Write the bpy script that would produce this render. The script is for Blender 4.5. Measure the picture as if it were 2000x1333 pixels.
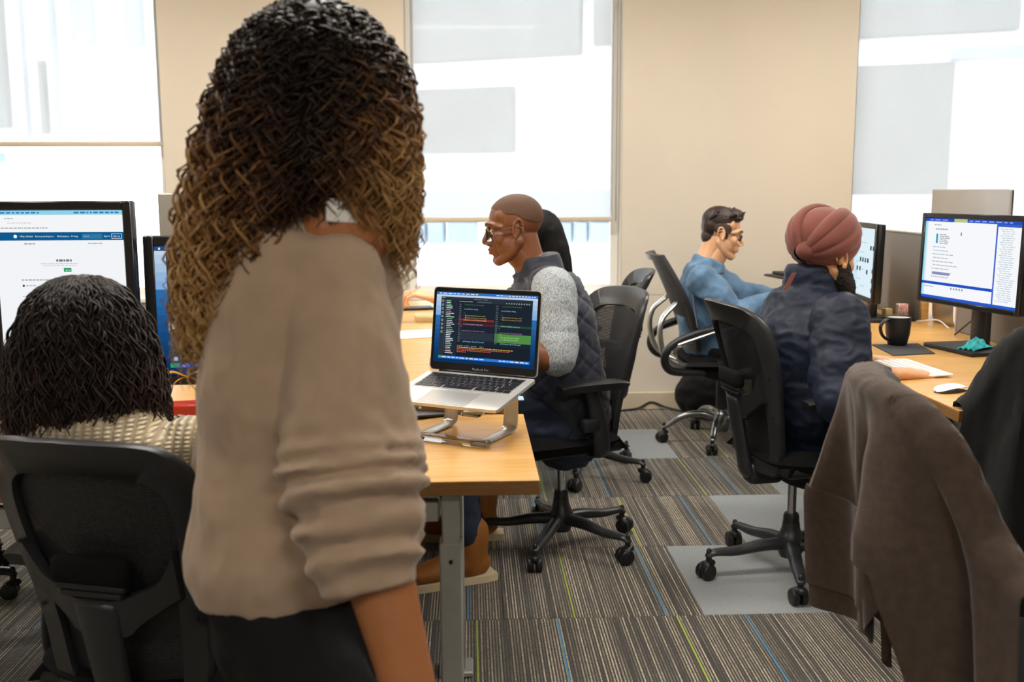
import bpy, bmesh, math, random
import numpy as np
from mathutils import Vector, Matrix, noise
random.seed(7); RNG = np.random.default_rng(7)
SC = bpy.context.scene
COL = SC.collection
for o in list(bpy.data.objects): bpy.data.objects.remove(o)

# ------------------------------------------------------------------ camera
CAMZ = 1.28
def cam_axes(D=(914., 372.), f=2000., roll=.0095):
    d = np.array([D[0]-1000, D[1]-666.5, f]); d /= np.linalg.norm(d)
    v = np.array([math.sin(roll), math.cos(roll), 0.]); v -= d*(v@d); v /= np.linalg.norm(v)
    return np.array([np.cross(v, d), d, -v])
CM = cam_axes()
def at(px, py, Y):                      # world point seen at a picture position, at distance Y into the room
    r = CM @ np.array([px-1000, py-666.5, 2000.]); return Vector((r[0]*Y/r[1], Y, CAMZ + r[2]*Y/r[1]))
def atz(px, py, z):
    r = CM @ np.array([px-1000, py-666.5, 2000.]); t = (z-CAMZ)/r[2]; return Vector((r[0]*t, r[1]*t, z))
cam_d = bpy.data.cameras.new('camera'); cam = bpy.data.objects.new('camera', cam_d); COL.objects.link(cam)
cam_d.sensor_width = 36; cam_d.lens = 36; cam_d.clip_start = .05; cam_d.clip_end = 200
mw = Matrix.Identity(4)
for i in range(3):
    mw[i][0] = CM[i, 0]; mw[i][1] = -CM[i, 1]; mw[i][2] = -CM[i, 2]
mw[2][3] = CAMZ
cam.matrix_world = mw
cam_d.dof.use_dof = True; cam_d.dof.focus_distance = 2.75; cam_d.dof.aperture_fstop = 4.5
SC.camera = cam

# ------------------------------------------------------------------ world, exposure
world = bpy.data.worlds.new('World'); SC.world = world; world.use_nodes = True
bg = world.node_tree.nodes['Background']; bg.inputs[0].default_value = (.95, .975, 1, 1); bg.inputs[1].default_value = 4.6
vs = SC.view_settings; vs.view_transform = 'Standard'; vs.look = 'None'; vs.gamma = 1; vs.exposure = .0; vs.use_curve_mapping = False
LAMP = 37.          # strength of the ceiling light panels (built with the ceiling)
try:
    SC.cycles.use_denoising = True; SC.cycles.max_bounces = 7; SC.cycles.diffuse_bounces = 4; SC.cycles.glossy_bounces = 3; SC.cycles.transparent_max_bounces = 16
    SC.cycles.sample_clamp_indirect = 6
except Exception: pass

# ------------------------------------------------------------------ materials
def lin(c):
    if isinstance(c, str): c = [int(c[i:i+2], 16)/255 for i in (0, 2, 4)]
    return [x/12.92 if x <= .04045 else ((x+.055)/1.055)**2.4 for x in c]
MATS = {}
def nt(name):
    m = bpy.data.materials.new(name); m.use_nodes = True; t = m.node_tree
    b = t.nodes['Principled BSDF']; MATS[name] = m
    return m, t, b
def N(t, kind, **kw):
    n = t.nodes.new(kind)
    for k, v in kw.items():
        if k.startswith('i_'): n.inputs[int(k[2:])].default_value = v
        else: setattr(n, k, v)
    return n
def ramp(t, stops, interp='LINEAR'):
    n = t.nodes.new('ShaderNodeValToRGB'); cr = n.color_ramp; cr.interpolation = interp
    while len(cr.elements) > 1: cr.elements.remove(cr.elements[-1])
    for i, (p, c) in enumerate(stops):
        e = cr.elements[0] if i == 0 else cr.elements.new(p)
        e.position = p; e.color = (*c, 1)
    return n
def mat(name, col, rough=.5, metal=0., var=.12, scale=8., bump=0., bscale=60., sheen=0., spec=.5, stretch=None, trans=0., coat=0., aniso=None):
    """principled surface with a little procedural colour variation and fine relief"""
    m, t, b = nt(name); c = lin(col); L = t.links.new
    tc = N(t, 'ShaderNodeTexCoord'); src = tc.outputs['Object']
    if stretch:
        mp = N(t, 'ShaderNodeMapping'); mp.inputs['Scale'].default_value = stretch; L(src, mp.inputs[0]); src = mp.outputs[0]
    if var > 0:
        nz = N(t, 'ShaderNodeTexNoise'); nz.inputs['Scale'].default_value = scale; nz.inputs['Detail'].default_value = 4; L(src, nz.inputs['Vector'])
        r = ramp(t, [(.3, [max(0, x*(1-var)) for x in c]), (.7, [min(1, x*(1+var)) for x in c])]); L(nz.outputs[0], r.inputs[0]); L(r.outputs[0], b.inputs['Base Color'])
    else: b.inputs['Base Color'].default_value = (*c, 1)
    b.inputs['Roughness'].default_value = rough; b.inputs['Metallic'].default_value = metal
    b.inputs['Specular IOR Level'].default_value = spec
    if sheen: b.inputs['Sheen Weight'].default_value = sheen; b.inputs['Sheen Roughness'].default_value = .4
    if trans: b.inputs['Transmission Weight'].default_value = trans
    if coat: b.inputs['Coat Weight'].default_value = coat
    if bump > 0:
        n2 = N(t, 'ShaderNodeTexNoise'); n2.inputs['Scale'].default_value = bscale; n2.inputs['Detail'].default_value = 3; L(src, n2.inputs['Vector'])
        bp = N(t, 'ShaderNodeBump'); bp.inputs['Strength'].default_value = bump; bp.inputs['Distance'].default_value = .01
        L(n2.outputs[0], bp.inputs['Height']); L(bp.outputs[0], b.inputs['Normal'])
    return m
mat('wall', 'd5ccbc', .85, var=.03, scale=1.5, bump=.02, bscale=220)
mat('ceiling', 'e8e4da', .9, var=.03)
mat('white_paint', 'eceae4', .5, var=.02)
mat('base_paint', 'c9bba2', .6, var=.04)
mat('black_plastic', '17181a', .42, var=.15, scale=5, bump=.04, bscale=400)
mat('grey_plastic', '2a2b2e', .36, var=.1, scale=5, bump=.03, bscale=400)
mat('dark_plastic', '1d1e21', .42, var=.1, bump=.03, bscale=300)
mat('bezel', '101216', .28, var=.05)
mat('chrome', 'c8ccd2', .12, metal=1, var=.02)
mat('silver', 'c3c2be', .3, metal=.85, var=.03, bump=.01, bscale=500)
mat('silver_back', 'b5b1aa', .36, metal=.6, var=.04)
mat('laptop_silver', 'd9d8d5', .32, metal=.55, var=.02)
mat('track_silver', 'cfcecb', .25, metal=.55, var=.02)
mat('black_fabric', '0d0d0f', .95, var=.2, scale=40, bump=.15, bscale=500, spec=.2)
mat('desk_leg', 'a9aaa6', .45, metal=.3, var=.05, scale=20, bump=.02, bscale=300)
mat('desk_edge', '8a6438', .45, var=.15, scale=30, stretch=(1, 1, 18))
mat('black', '0b0b0c', .6, var=.1)
mat('white_plastic', 'f0efec', .3, var=.01)
mat('key', '0d0e12', .4, var=.05)
mat('skin_dark', '7a4c30', .42, var=.1, scale=25, bump=.05, bscale=300, spec=.45)
mat('skin_tan', 'd19a6e', .45, var=.08, scale=25, bump=.05, bscale=300)
mat('skin_light', 'e2ad84', .45, var=.08, scale=25, bump=.05, bscale=300)
mat('skin_brown', 'a56a40', .45, var=.08, scale=20, bump=.05, bscale=250)
mat('lip', '8a4a3c', .4, var=.05)
mat('eye_white', 'e6e2dc', .2, var=0)
mat('iris', '1d120c', .1, var=0)
mat('stubble', '573a27', .7, var=.25, scale=300, bump=.15, bscale=900)
mat('black_hair', '08080a', .55, var=.3, scale=60, stretch=(30, 30, 1), bump=.2, bscale=60, spec=.2)
mat('brown_hair', '2a1a16', .45, var=.35, scale=60, bump=.3, bscale=120)
mat('fade_hair', '3c2f29', .7, var=.25, scale=200)
mat('vest', '1f2434', .62, var=.12, scale=12, bump=.1, bscale=40, sheen=.2)
mat('jeans', '1f2a40', .85, var=.2, scale=30, bump=.1, bscale=500)
mat('boot', '9a5f22', .6, var=.18, scale=14, bump=.08, bscale=120)
mat('boot_sole', 'd8c6a2', .7, var=.08)
mat('denim', '587896', .85, var=.22, scale=11, bump=.12, bscale=350, sheen=.2)
mat('denim_seam', '8a8f9c', .85, var=.1)
mat('navy_jacket', '131c30', .58, var=.12, scale=9, bump=.05, bscale=200, spec=.3)
mat('black_trousers', '08080a', .85, var=.15, bump=.1, bscale=200, spec=.3)
mat('dark_top', '1b1c22', .85, var=.15, bump=.1, bscale=200)
mat('turban', '7b463d', .85, var=.08, scale=10, bump=.06, bscale=500, sheen=.25)
mat('beard', '191311', .75, var=.35, scale=80, bump=.6, bscale=160)
mat('beige_top', 'a48d77', .92, var=.07, scale=20, bump=.12, bscale=450, sheen=.3)
mat('white_tag', 'e9e6e0', .8, var=.02)
mat('cardigan', '473a31', .95, var=.16, scale=60, bump=.25, bscale=600, sheen=.22)
mat('black_cloth', '0b0b0d', .93, var=.2, scale=20, bump=.15, bscale=600, sheen=.06)
mat('partition', '8b8784', .95, var=.06, scale=200, bump=.15, bscale=900)
mat('partition_light', 'a7a39c', .8, var=.05)
mat('mug', '1a1a1d', .42, var=.06)
mat('mug_inside', 'ece8e0', .3, var=0)
mat('mouse_mat', '3d3d40', .85, var=.08, scale=200)
mat('teal', '35b4b8', .6, var=.25, scale=60)
mat('red_bag', 'c23a26', .5, var=.12)
mat('glasses_metal', '5a4a3a', .3, metal=.7, var=.02)
mat('gold', 'd9a32c', .35, var=.15, metal=.3)
mat('cable', '16171a', .5, var=.05)
mat('paper', 'efece4', .8, var=.02)
mat('dark_box', '33302f', .6, var=.1)
mat('red_pattern', 'd2564e', .7, var=.1)
mat('stone_light', 'f4f4f2', .8, var=.03, scale=1)
mat('stone_grey', 'b9bdc4', .8, var=.06, scale=1)
mat('facade_glass', '7a8695', .35, var=.2, scale=.8)
mat('roof_white', 'fbfbfa', .8, var=.02, scale=1)
mat('green_box', '2c4a2a', .7, var=.1)

def wood():
    m, t, b = nt('desk_wood'); L = t.links.new
    tc = N(t, 'ShaderNodeTexCoord'); mp = N(t, 'ShaderNodeMapping'); mp.inputs['Scale'].default_value = (2.2, 22, 22); L(tc.outputs['Object'], mp.inputs[0])
    nz = N(t, 'ShaderNodeTexNoise'); nz.inputs['Scale'].default_value = 3; nz.inputs['Detail'].default_value = 6; nz.inputs['Distortion'].default_value = .4; L(mp.outputs[0], nz.inputs['Vector'])
    r = ramp(t, [(.25, lin('c08f4d')), (.5, lin('d0a15c')), (.75, lin('dab072'))]); L(nz.outputs[0], r.inputs[0]); L(r.outputs[0], b.inputs['Base Color'])
    b.inputs['Roughness'].default_value = .3
wood()
def glass(name, col, rough, ior=1.45):
    m, t, b = nt(name); b.inputs['Base Color'].default_value = (*col, 1); b.inputs['Transmission Weight'].default_value = 1; b.inputs['Roughness'].default_value = rough; b.inputs['IOR'].default_value = ior
glass('acrylic', (.95, .97, .97), .03); glass('lens_glass', (.98, .99, 1), .0, 1.05); glass('clear_cup', (.96, .96, .95), .08, 1.15)
def pane():
    m, t, b = nt('pane_glass'); L = t.links.new
    tr = N(t, 'ShaderNodeBsdfTransparent'); tr.inputs[0].default_value = (.95, .98, 1, 1); gl = N(t, 'ShaderNodeBsdfGlossy'); gl.inputs['Roughness'].default_value = .02
    fr = N(t, 'ShaderNodeFresnel'); fr.inputs[0].default_value = 1.3; mx = N(t, 'ShaderNodeMixShader'); L(fr.outputs[0], mx.inputs[0]); L(tr.outputs[0], mx.inputs[1]); L(gl.outputs[0], mx.inputs[2])
    L(mx.outputs[0], t.nodes['Material Output'].inputs[0])
pane()
def shade_fabric():
    m, t, b = nt('shade_fabric'); L = t.links.new
    tr = N(t, 'ShaderNodeBsdfTransparent'); tl = N(t, 'ShaderNodeBsdfTranslucent'); df = N(t, 'ShaderNodeBsdfDiffuse')
    tl.inputs[0].default_value = (.27, .262, .25, 1); df.inputs[0].default_value = (.55, .53, .5, 1)
    tc = N(t, 'ShaderNodeTexCoord'); nz = N(t, 'ShaderNodeTexNoise'); nz.inputs['Scale'].default_value = 260; L(tc.outputs['Object'], nz.inputs['Vector'])
    mr = N(t, 'ShaderNodeMapRange'); mr.inputs[3].default_value = .26; mr.inputs[4].default_value = .36; L(nz.outputs[0], mr.inputs[0])
    ad = N(t, 'ShaderNodeMixShader'); ad.inputs[0].default_value = .25; L(tl.outputs[0], ad.inputs[1]); L(df.outputs[0], ad.inputs[2])
    mx = N(t, 'ShaderNodeMixShader'); L(mr.outputs[0], mx.inputs[0]); L(ad.outputs[0], mx.inputs[1]); L(tr.outputs[0], mx.inputs[2])
    L(mx.outputs[0], t.nodes['Material Output'].inputs[0])
shade_fabric()
def mesh_fabric():
    m, t, b = nt('mesh_fabric'); L = t.links.new
    b.inputs['Base Color'].default_value = (.012, .012, .014, 1); b.inputs['Roughness'].default_value = .55
    tc = N(t, 'ShaderNodeTexCoord'); sx = N(t, 'ShaderNodeSeparateXYZ'); L(tc.outputs['Object'], sx.inputs[0])
    def band(o, per, duty):
        a = N(t, 'ShaderNodeMath', operation='MULTIPLY'); a.inputs[1].default_value = 1/per; L(o, a.inputs[0])
        f = N(t, 'ShaderNodeMath', operation='FRACT'); L(a.outputs[0], f.inputs[0])
        g = N(t, 'ShaderNodeMath', operation='LESS_THAN'); g.inputs[1].default_value = duty; L(f.outputs[0], g.inputs[0]); return g
    h = band(sx.outputs[2], .0052, .74); v = band(sx.outputs[0], .0035, .66)
    mxm = N(t, 'ShaderNodeMath', operation='MAXIMUM'); L(h.outputs[0], mxm.inputs[0]); L(v.outputs[0], mxm.inputs[1])
    tr = N(t, 'ShaderNodeBsdfTransparent'); mx = N(t, 'ShaderNodeMixShader'); L(mxm.outputs[0], mx.inputs[0]); L(tr.outputs[0], mx.inputs[1]); L(b.outputs[0], mx.inputs[2])
    L(mx.outputs[0], t.nodes['Material Output'].inputs[0])
mesh_fabric()
def carpet():
    m, t, b = nt('carpet_stripe'); L = t.links.new
    tc = N(t, 'ShaderNodeTexCoord'); sx = N(t, 'ShaderNodeSeparateXYZ'); L(tc.outputs['Object'], sx.inputs[0])
    oi = N(t, 'ShaderNodeObjectInfo')
    def math_(op, a, bb=None):
        n = N(t, 'ShaderNodeMath', operation=op)
        for i, v in enumerate((a, bb)):
            if v is None: continue
            if isinstance(v, (int, float)): n.inputs[i].default_value = v
            else: L(v, n.inputs[i])
        return n.outputs[0]
    FREQ = 230
    col = math_('FLOOR', math_('MULTIPLY', sx.outputs[0], FREQ))
    rnd = math_('MULTIPLY', oi.outputs['Random'], 1000)
    def wn2(a, b_):
        wn = N(t, 'ShaderNodeTexWhiteNoise', noise_dimensions='2D'); cb = N(t, 'ShaderNodeCombineXYZ'); L(a, cb.inputs[0]); L(b_, cb.inputs[1]); L(cb.outputs[0], wn.inputs[0]); return wn.outputs[0]
    w0 = wn2(col, math_('FLOOR', rnd))
    # yarn colour swaps in long runs along each line
    cb2 = N(t, 'ShaderNodeCombineXYZ'); L(math_('MULTIPLY', col, 7.31), cb2.inputs[0]); L(math_('MULTIPLY', sx.outputs[1], 4.0), cb2.inputs[1]); L(rnd, cb2.inputs[2])
    nz = N(t, 'ShaderNodeTexNoise'); nz.inputs['Scale'].default_value = 1.0; nz.inputs['Detail'].default_value = 1; L(cb2.outputs[0], nz.inputs['Vector'])
    val = math_('ADD', math_('MULTIPLY', w0, .55), math_('MULTIPLY', nz.outputs[0], .55))
    r = ramp(t, [(.22, lin('3a3732')), (.36, lin('5f584e')), (.50, lin('847a6a')), (.66, lin('a69a86')), (.85, lin('c0b49e'))]); L(val, r.inputs[0])
    odd = math_('FLOORED_MODULO', col, 2.0)
    dk = N(t, 'ShaderNodeMix', data_type='RGBA'); L(odd, dk.inputs[0]); dk.inputs[6].default_value = (*lin('2c2b29'), 1); L(r.outputs[0], dk.inputs[7])
    # loops of pile along each line
    lp = wn2(col, math_('FLOOR', math_('MULTIPLY', sx.outputs[1], 180)))
    mr = N(t, 'ShaderNodeMapRange'); mr.inputs[3].default_value = .62; mr.inputs[4].default_value = 1.2; L(lp, mr.inputs[0])
    vo = N(t, 'ShaderNodeTexNoise'); vo.inputs['Scale'].default_value = 330; vo.inputs['Detail'].default_value = 1; L(tc.outputs['Object'], vo.inputs['Vector'])
    mu = N(t, 'ShaderNodeMix', data_type='RGBA', blend_type='MULTIPLY'); mu.inputs[0].default_value = 1; L(dk.outputs[2], mu.inputs[6]); L(mr.outputs[0], mu.inputs[7])
    out = mu.outputs[2]
    for prop, c in (('blue_line', '2f86b8'), ('green_line', '9fb02c')):
        at_ = N(t, 'ShaderNodeAttribute', attribute_type='OBJECT', attribute_name=prop)
        d = math_('ABSOLUTE', math_('SUBTRACT', sx.outputs[0], at_.outputs['Fac'])); k = math_('LESS_THAN', d, .0026)
        mm = N(t, 'ShaderNodeMix', data_type='RGBA'); L(k, mm.inputs[0]); L(out, mm.inputs[6]); mm.inputs[7].default_value = (*lin(c), 1); out = mm.outputs[2]
    L(out, b.inputs['Base Color']); b.inputs['Roughness'].default_value = .9; b.inputs['Sheen Weight'].default_value = .25
    w = N(t, 'ShaderNodeMath', operation='PINGPONG'); w.inputs[1].default_value = .5; L(math_('MULTIPLY', sx.outputs[0], FREQ), w.inputs[0])
    bp = N(t, 'ShaderNodeBump'); bp.inputs['Strength'].default_value = .5; bp.inputs['Distance'].default_value = .003; L(math_('ADD', w.outputs[0], vo.outputs[0]), bp.inputs['Height']); L(bp.outputs[0], b.inputs['Normal'])
carpet()
mat('carpet_grey', '9aa0a2', .95, var=.2, scale=180, bump=.5, bscale=500, sheen=.2)
def emit(name, attr=True, col=(1, 1, 1), s=1.0):
    m, t, b = nt(name); L = t.links.new; e = N(t, 'ShaderNodeEmission'); e.inputs[1].default_value = s
    if attr:
        a = N(t, 'ShaderNodeAttribute', attribute_name='Col'); L(a.outputs['Color'], e.inputs[0])
    else: e.inputs[0].default_value = (*col, 1)
    L(e.outputs[0], t.nodes['Material Output'].inputs[0])
emit('screen_ui', True, s=1.0); emit('light_panel', False, (1, .945, .865), LAMP)
def knit():
    m, t, b = nt('knit'); L = t.links.new
    tc = N(t, 'ShaderNodeTexCoord'); sx = N(t, 'ShaderNodeSeparateXYZ'); L(tc.outputs['UV'], sx.inputs[0])
    w1 = N(t, 'ShaderNodeTexWave', wave_type='BANDS', bands_direction='X'); w1.inputs['Scale'].default_value = 1; w1.inputs['Distortion'].default_value = .6
    mp = N(t, 'ShaderNodeMapping'); mp.inputs['Scale'].default_value = (20, 20, 20); L(tc.outputs['Object'], mp.inputs[0]); L(mp.outputs[0], w1.inputs['Vector'])
    w2 = N(t, 'ShaderNodeTexWave', wave_type='BANDS', bands_direction='Z'); w2.inputs['Scale'].default_value = 2.2; w2.inputs['Distortion'].default_value = 1.5; L(mp.outputs[0], w2.inputs['Vector'])
    mu = N(t, 'ShaderNodeMath', operation='MULTIPLY'); L(w1.outputs[1], mu.inputs[0]); L(w2.outputs[1], mu.inputs[1])
    ad = N(t, 'ShaderNodeMath', operation='ADD'); L(mu.outputs[0], ad.inputs[0]); L(w1.outputs[1], ad.inputs[1])
    r = ramp(t, [(.0, lin('a08c6c')), (.45, lin('c8b592')), (1, lin('e0d2b4'))]); L(ad.outputs[0], r.inputs[0]); L(r.outputs[0], b.inputs['Base Color'])
    b.inputs['Roughness'].default_value = .95; b.inputs['Sheen Weight'].default_value = .3
    bp = N(t, 'ShaderNodeBump'); bp.inputs['Strength'].default_value = .9; bp.inputs['Distance'].default_value = .006; L(ad.outputs[0], bp.inputs['Height']); L(bp.outputs[0], b.inputs['Normal'])
knit()
def shirt():
    m, t, b = nt('flecked_shirt'); L = t.links.new
    tc = N(t, 'ShaderNodeTexCoord'); mp = N(t, 'ShaderNodeMapping'); mp.inputs['Scale'].default_value = (260, 260, 90); mp.inputs['Rotation'].default_value = (.2, .5, 0); L(tc.outputs['Object'], mp.inputs[0])
    nz = N(t, 'ShaderNodeTexNoise'); nz.inputs['Scale'].default_value = 1.2; nz.inputs['Detail'].default_value = 1; L(mp.outputs[0], nz.inputs['Vector'])
    r = ramp(t, [(.40, lin('7d8790')), (.5, lin('a2a9ad')), (.62, lin('b4b9ba'))]); L(nz.outputs[0], r.inputs[0]); L(r.outputs[0], b.inputs['Base Color']); b.inputs['Roughness'].default_value = .9
shirt()
def curl_mat(name, stops, rough=.42):
    m, t, b = nt(name); L = t.links.new
    a = N(t, 'ShaderNodeAttribute', attribute_name='along'); r = ramp(t, [(p, lin(c)) for p, c in stops]); L(a.outputs['Fac'], r.inputs[0]); L(r.outputs[0], b.inputs['Base Color'])
    b.inputs['Roughness'].default_value = rough; b.inputs['Specular IOR Level'].default_value = .25
curl_mat('caramel_curls', [(0, '120c0a'), (.30, '24170f'), (.52, '4d3220'), (.76, '8a6138'), (1, 'b08a55')])
curl_mat('dark_curls', [(0, '150f0f'), (.5, '1f1514'), (1, '3a2620')])

# ------------------------------------------------------------------ mesh helpers
class MB:
    def __init__(s): s.v = []; s.f = []; s.m = []; s.mi = 0; s.c = []
    def add(s, verts, faces, mi=None, col=None, M=None):
        o = len(s.v)
        s.v += [tuple(M @ Vector(p)) for p in verts] if M is not None else [tuple(p) for p in verts]
        s.f += [tuple(i+o for i in f) for f in faces]; s.m += [s.mi if mi is None else mi]*len(faces)
        if col is not None: s.c += [col]*len(faces)
        return s
    def box(s, c, d, bev=0., seg=2, M=None, mi=None):
        if bev <= 0:
            x, y, z = d[0]/2, d[1]/2, d[2]/2; cx, cy, cz = c
            v = [(cx+i*x, cy+j*y, cz+k*z) for i in (-1, 1) for j in (-1, 1) for k in (-1, 1)]
            f = [(0, 1, 3, 2), (4, 6, 7, 5), (0, 4, 5, 1), (2, 3, 7, 6), (0, 2, 6, 4), (1, 5, 7, 3)]
        else:
            bm = bmesh.new(); bmesh.ops.create_cube(bm, size=1)
            for q in bm.verts: q.co = Vector((q.co.x*d[0], q.co.y*d[1], q.co.z*d[2]))
            bmesh.ops.bevel(bm, geom=bm.edges[:], offset=min(bev, min(d)*.499), segments=seg, profile=.5, affect='EDGES', clamp_overlap=True)
            v = [q.co + Vector(c) for q in bm.verts]; bm.verts.index_update(); f = [[q.index for q in g.verts] for g in bm.faces]; bm.free()
        return s.add(v, f, mi, M=M)
    def tube(s, path, rad, n=12, side=None, sub=4, caps=True, mi=None, M=None, fn=None):
        """swept elliptical tube; rad: r or (r_side, r_other) per path point; rounded ends"""
        P = [Vector(p) for p in path]; R = [(r, r) if isinstance(r, (int, float)) else tuple(r) for r in rad]
        pts, rr = [], []
        k = len(P)
        for i in range(k-1):
            p0 = P[i-1] if i > 0 else P[i]*2-P[i+1]; p3 = P[i+2] if i+2 < k else P[i+1]*2-P[i]
            for j in range(sub):
                u = j/sub
                pts.append(.5*((2*P[i]) + (P[i+1]-p0)*u + (2*p0-5*P[i]+4*P[i+1]-p3)*u*u + (3*P[i]-p0-3*P[i+1]+p3)*u**3))
                w = u*u*(3-2*u); rr.append(tuple(R[i][q]*(1-w)+R[i+1][q]*w for q in (0, 1)))
        pts.append(P[-1]); rr.append(R[-1])
        tang = [(pts[min(i+1, len(pts)-1)]-pts[max(i-1, 0)]).normalized() for i in range(len(pts))]
        if caps:      # dome the ends
            a0, r0, t0 = pts[0], rr[0], tang[0]; a1, r1, t1 = pts[-1], rr[-1], tang[-1]
            d0, d1 = min(r0), min(r1)
            pre = [(a0 - t0*d0*math.sin(q), tuple(x*math.cos(q) for x in r0), t0) for q in (1.45, .95, .5)]
            post = [(a1 + t1*d1*math.sin(q), tuple(x*math.cos(q) for x in r1), t1) for q in (.5, .95, 1.45)]
            pts = [q[0] for q in pre]+pts+[q[0] for q in post]; rr = [q[1] for q in pre]+rr+[q[1] for q in post]; tang = [q[2] for q in pre]+tang+[q[2] for q in post]
        sd = Vector(side) if side is not None else (Vector((1, 0, 0)) if abs(tang[0].x) < .8 else Vector((0, 1, 0)))
        vs, fs = [], []
        L = len(pts)
        for i in range(L):
            if side is not None: a = (Vector(side) - tang[i]*Vector(side).dot(tang[i])).normalized()
            else: sd = (sd - tang[i]*sd.dot(tang[i])).normalized(); a = sd
            b = tang[i].cross(a)
            for j in range(n):
                q = 2*math.pi*j/n; r = fn(i/(L-1), q) if fn else 1.
                vs.append(pts[i] + a*(math.cos(q)*rr[i][0]*r) + b*(math.sin(q)*rr[i][1]*r))
        for i in range(L-1):
            for j in range(n): fs.append((i*n+j, i*n+(j+1) % n, (i+1)*n+(j+1) % n, (i+1)*n+j))
        fs.append(tuple(range(n-1, -1, -1))); fs.append(tuple((L-1)*n+j for j in range(n)))
        return s.add(vs, fs, mi, M=M)
    def ell(s, c, r, n=16, m=10, M=None, rot=None, mi=None):
        vs = []; c = Vector(c)
        for i in range(m+1):
            th = math.pi*(i+.0)/m
            th = min(max(th, .04), math.pi-.04)
            for j in range(n):
                q = 2*math.pi*j/n; p = Vector((r[0]*math.sin(th)*math.cos(q), r[1]*math.sin(th)*math.sin(q), r[2]*math.cos(th)))
                if rot is not None: p = rot @ p
                vs.append(c+p)
        fs = [(i*n+j, (i+1)*n+j, (i+1)*n+(j+1) % n, i*n+(j+1) % n) for i in range(m) for j in range(n)]
        fs += [tuple(range(n)), tuple(m*n+n-1-j for j in range(n))]
        return s.add(vs, fs, mi, M=M)
    def lathe(s, prof, n=24, c=(0, 0, 0), M=None, mi=None, close=True):
        vs = [(c[0]+r*math.cos(2*math.pi*j/n), c[1]+r*math.sin(2*math.pi*j/n), c[2]+z) for r, z in prof for j in range(n)]
        k = len(prof); fs = [(i*n+j, i*n+(j+1) % n, (i+1)*n+(j+1) % n, (i+1)*n+j) for i in range(k-1) for j in range(n)]
        if close: fs += [tuple(range(n-1, -1, -1)), tuple((k-1)*n+j for j in range(n))]
        return s.add(vs, fs, mi, M=M)
    def strip(s, A, B, th, nrm=None, mi=None, M=None, loop=False):
        """solid between two matching polylines, thickened along nrm (vector or list)"""
        n = len(A); nr = [Vector(nrm)]*n if isinstance(nrm, (tuple, Vector)) else nrm
        vs = []
        for i in range(n):
            a, b = Vector(A[i]), Vector(B[i]); o = nr[i]*th/2
            mid = (a+b)/2; e = .12
            vs += [a+o-(a-mid)*e, a-(a-mid)*0, a-o-(a-mid)*e, b-o-(b-mid)*e, b, b+o-(b-mid)*e]
        fs = []
        rng = range(n) if loop else range(n-1)
        for i in rng:
            j = (i+1) % n
            for k in range(6): fs.append((i*6+k, j*6+k, j*6+(k+1) % 6, i*6+(k+1) % 6))
        if not loop: fs += [tuple(range(5, -1, -1)), tuple((n-1)*6+k for k in range(6))]
        return s.add(vs, fs, mi, M=M)
    def grid(s, fn, nu, nv, th=0., mi=None, M=None, thn=None):
        P = [[Vector(fn(i/nu, j/nv)) for i in range(nu+1)] for j in range(nv+1)]
        vs = [p for row in P for p in row]; w = nu+1
        fs = [(j*w+i, j*w+i+1, (j+1)*w+i+1, (j+1)*w+i) for j in range(nv) for i in range(nu)]
        if th:
            k = len(vs); nn = []
            for j in range(nv+1):
                for i in range(nu+1):
                    du = P[j][min(i+1, nu)]-P[j][max(i-1, 0)]; dv = P[min(j+1, nv)][i]-P[max(j-1, 0)][i]
                    nn.append(du.cross(dv).normalized())
            vs = vs+[p-q*th for p, q in zip(vs, nn)]
            fs += [(f[3]+k, f[2]+k, f[1]+k, f[0]+k) for f in fs[:]]
            rim = [i for i in range(w)]+[j*w+nu for j in range(1, nv+1)]+[nv*w+i for i in range(nu-1, -1, -1)]+[j*w for j in range(nv-1, 0, -1)]
            for a, b in zip(rim, rim[1:]+rim[:1]): fs.append((b, a, a+k, b+k))
        return s.add(vs, fs, mi, M=M)
    def prism(s, poly, z0, z1, mi=None, M=None):
        n = len(poly); vs = [(x, y, z0) for x, y in poly]+[(x, y, z1) for x, y in poly]
        fs = [tuple(range(n-1, -1, -1)), tuple(range(n, 2*n))]+[(i, (i+1) % n, n+(i+1) % n, n+i) for i in range(n)]
        return s.add(vs, fs, mi, M=M)
    def mesh(s, name, mats, smooth=True, ang=40):
        me = bpy.data.meshes.new(name); me.from_pydata(s.v, [], s.f)
        for m in (mats if isinstance(mats, (list, tuple)) else [mats]): me.materials.append(MATS[m])
        if any(s.m): me.polygons.foreach_set('material_index', s.m)
        if s.c:
            a = me.attributes.new('Col', 'FLOAT_COLOR', 'CORNER'); out = []
            for f, c in zip(s.f, s.c): out += [*c, 1.]*len(f)
            a.data.foreach_set('color', out)
        if smooth:
            me.polygons.foreach_set('use_smooth', [True]*len(me.polygons))
            try: me.set_sharp_from_angle(angle=math.radians(ang))
            except Exception: pass
        me.validate(); me.update(); return me
    def build(s, name, mats, parent=None, smooth=True, ang=40):
        o = bpy.data.objects.new(name, s.mesh(name, mats, smooth, ang)); COL.objects.link(o)
        if parent is not None: o.parent = parent
        return o
def empty(name, loc=(0, 0, 0), rz=0.):
    o = bpy.data.objects.new(name, None); COL.objects.link(o); o.location = loc; o.rotation_euler = (0, 0, rz); o.empty_display_size = .05; return o
def tag(o, label=None, cat=None, group=None, kind=None):
    for k, v in (('label', label), ('category', cat), ('group', group), ('kind', kind)):
        if v: o[k] = v
    return o
def obj_from(name, me, parent=None, loc=None):
    o = bpy.data.objects.new(name, me); COL.objects.link(o)
    if parent is not None: o.parent = parent
    if loc is not None: o.location = loc
    return o
def kids(o): return [c for c in bpy.data.objects if c.parent == o]
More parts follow.
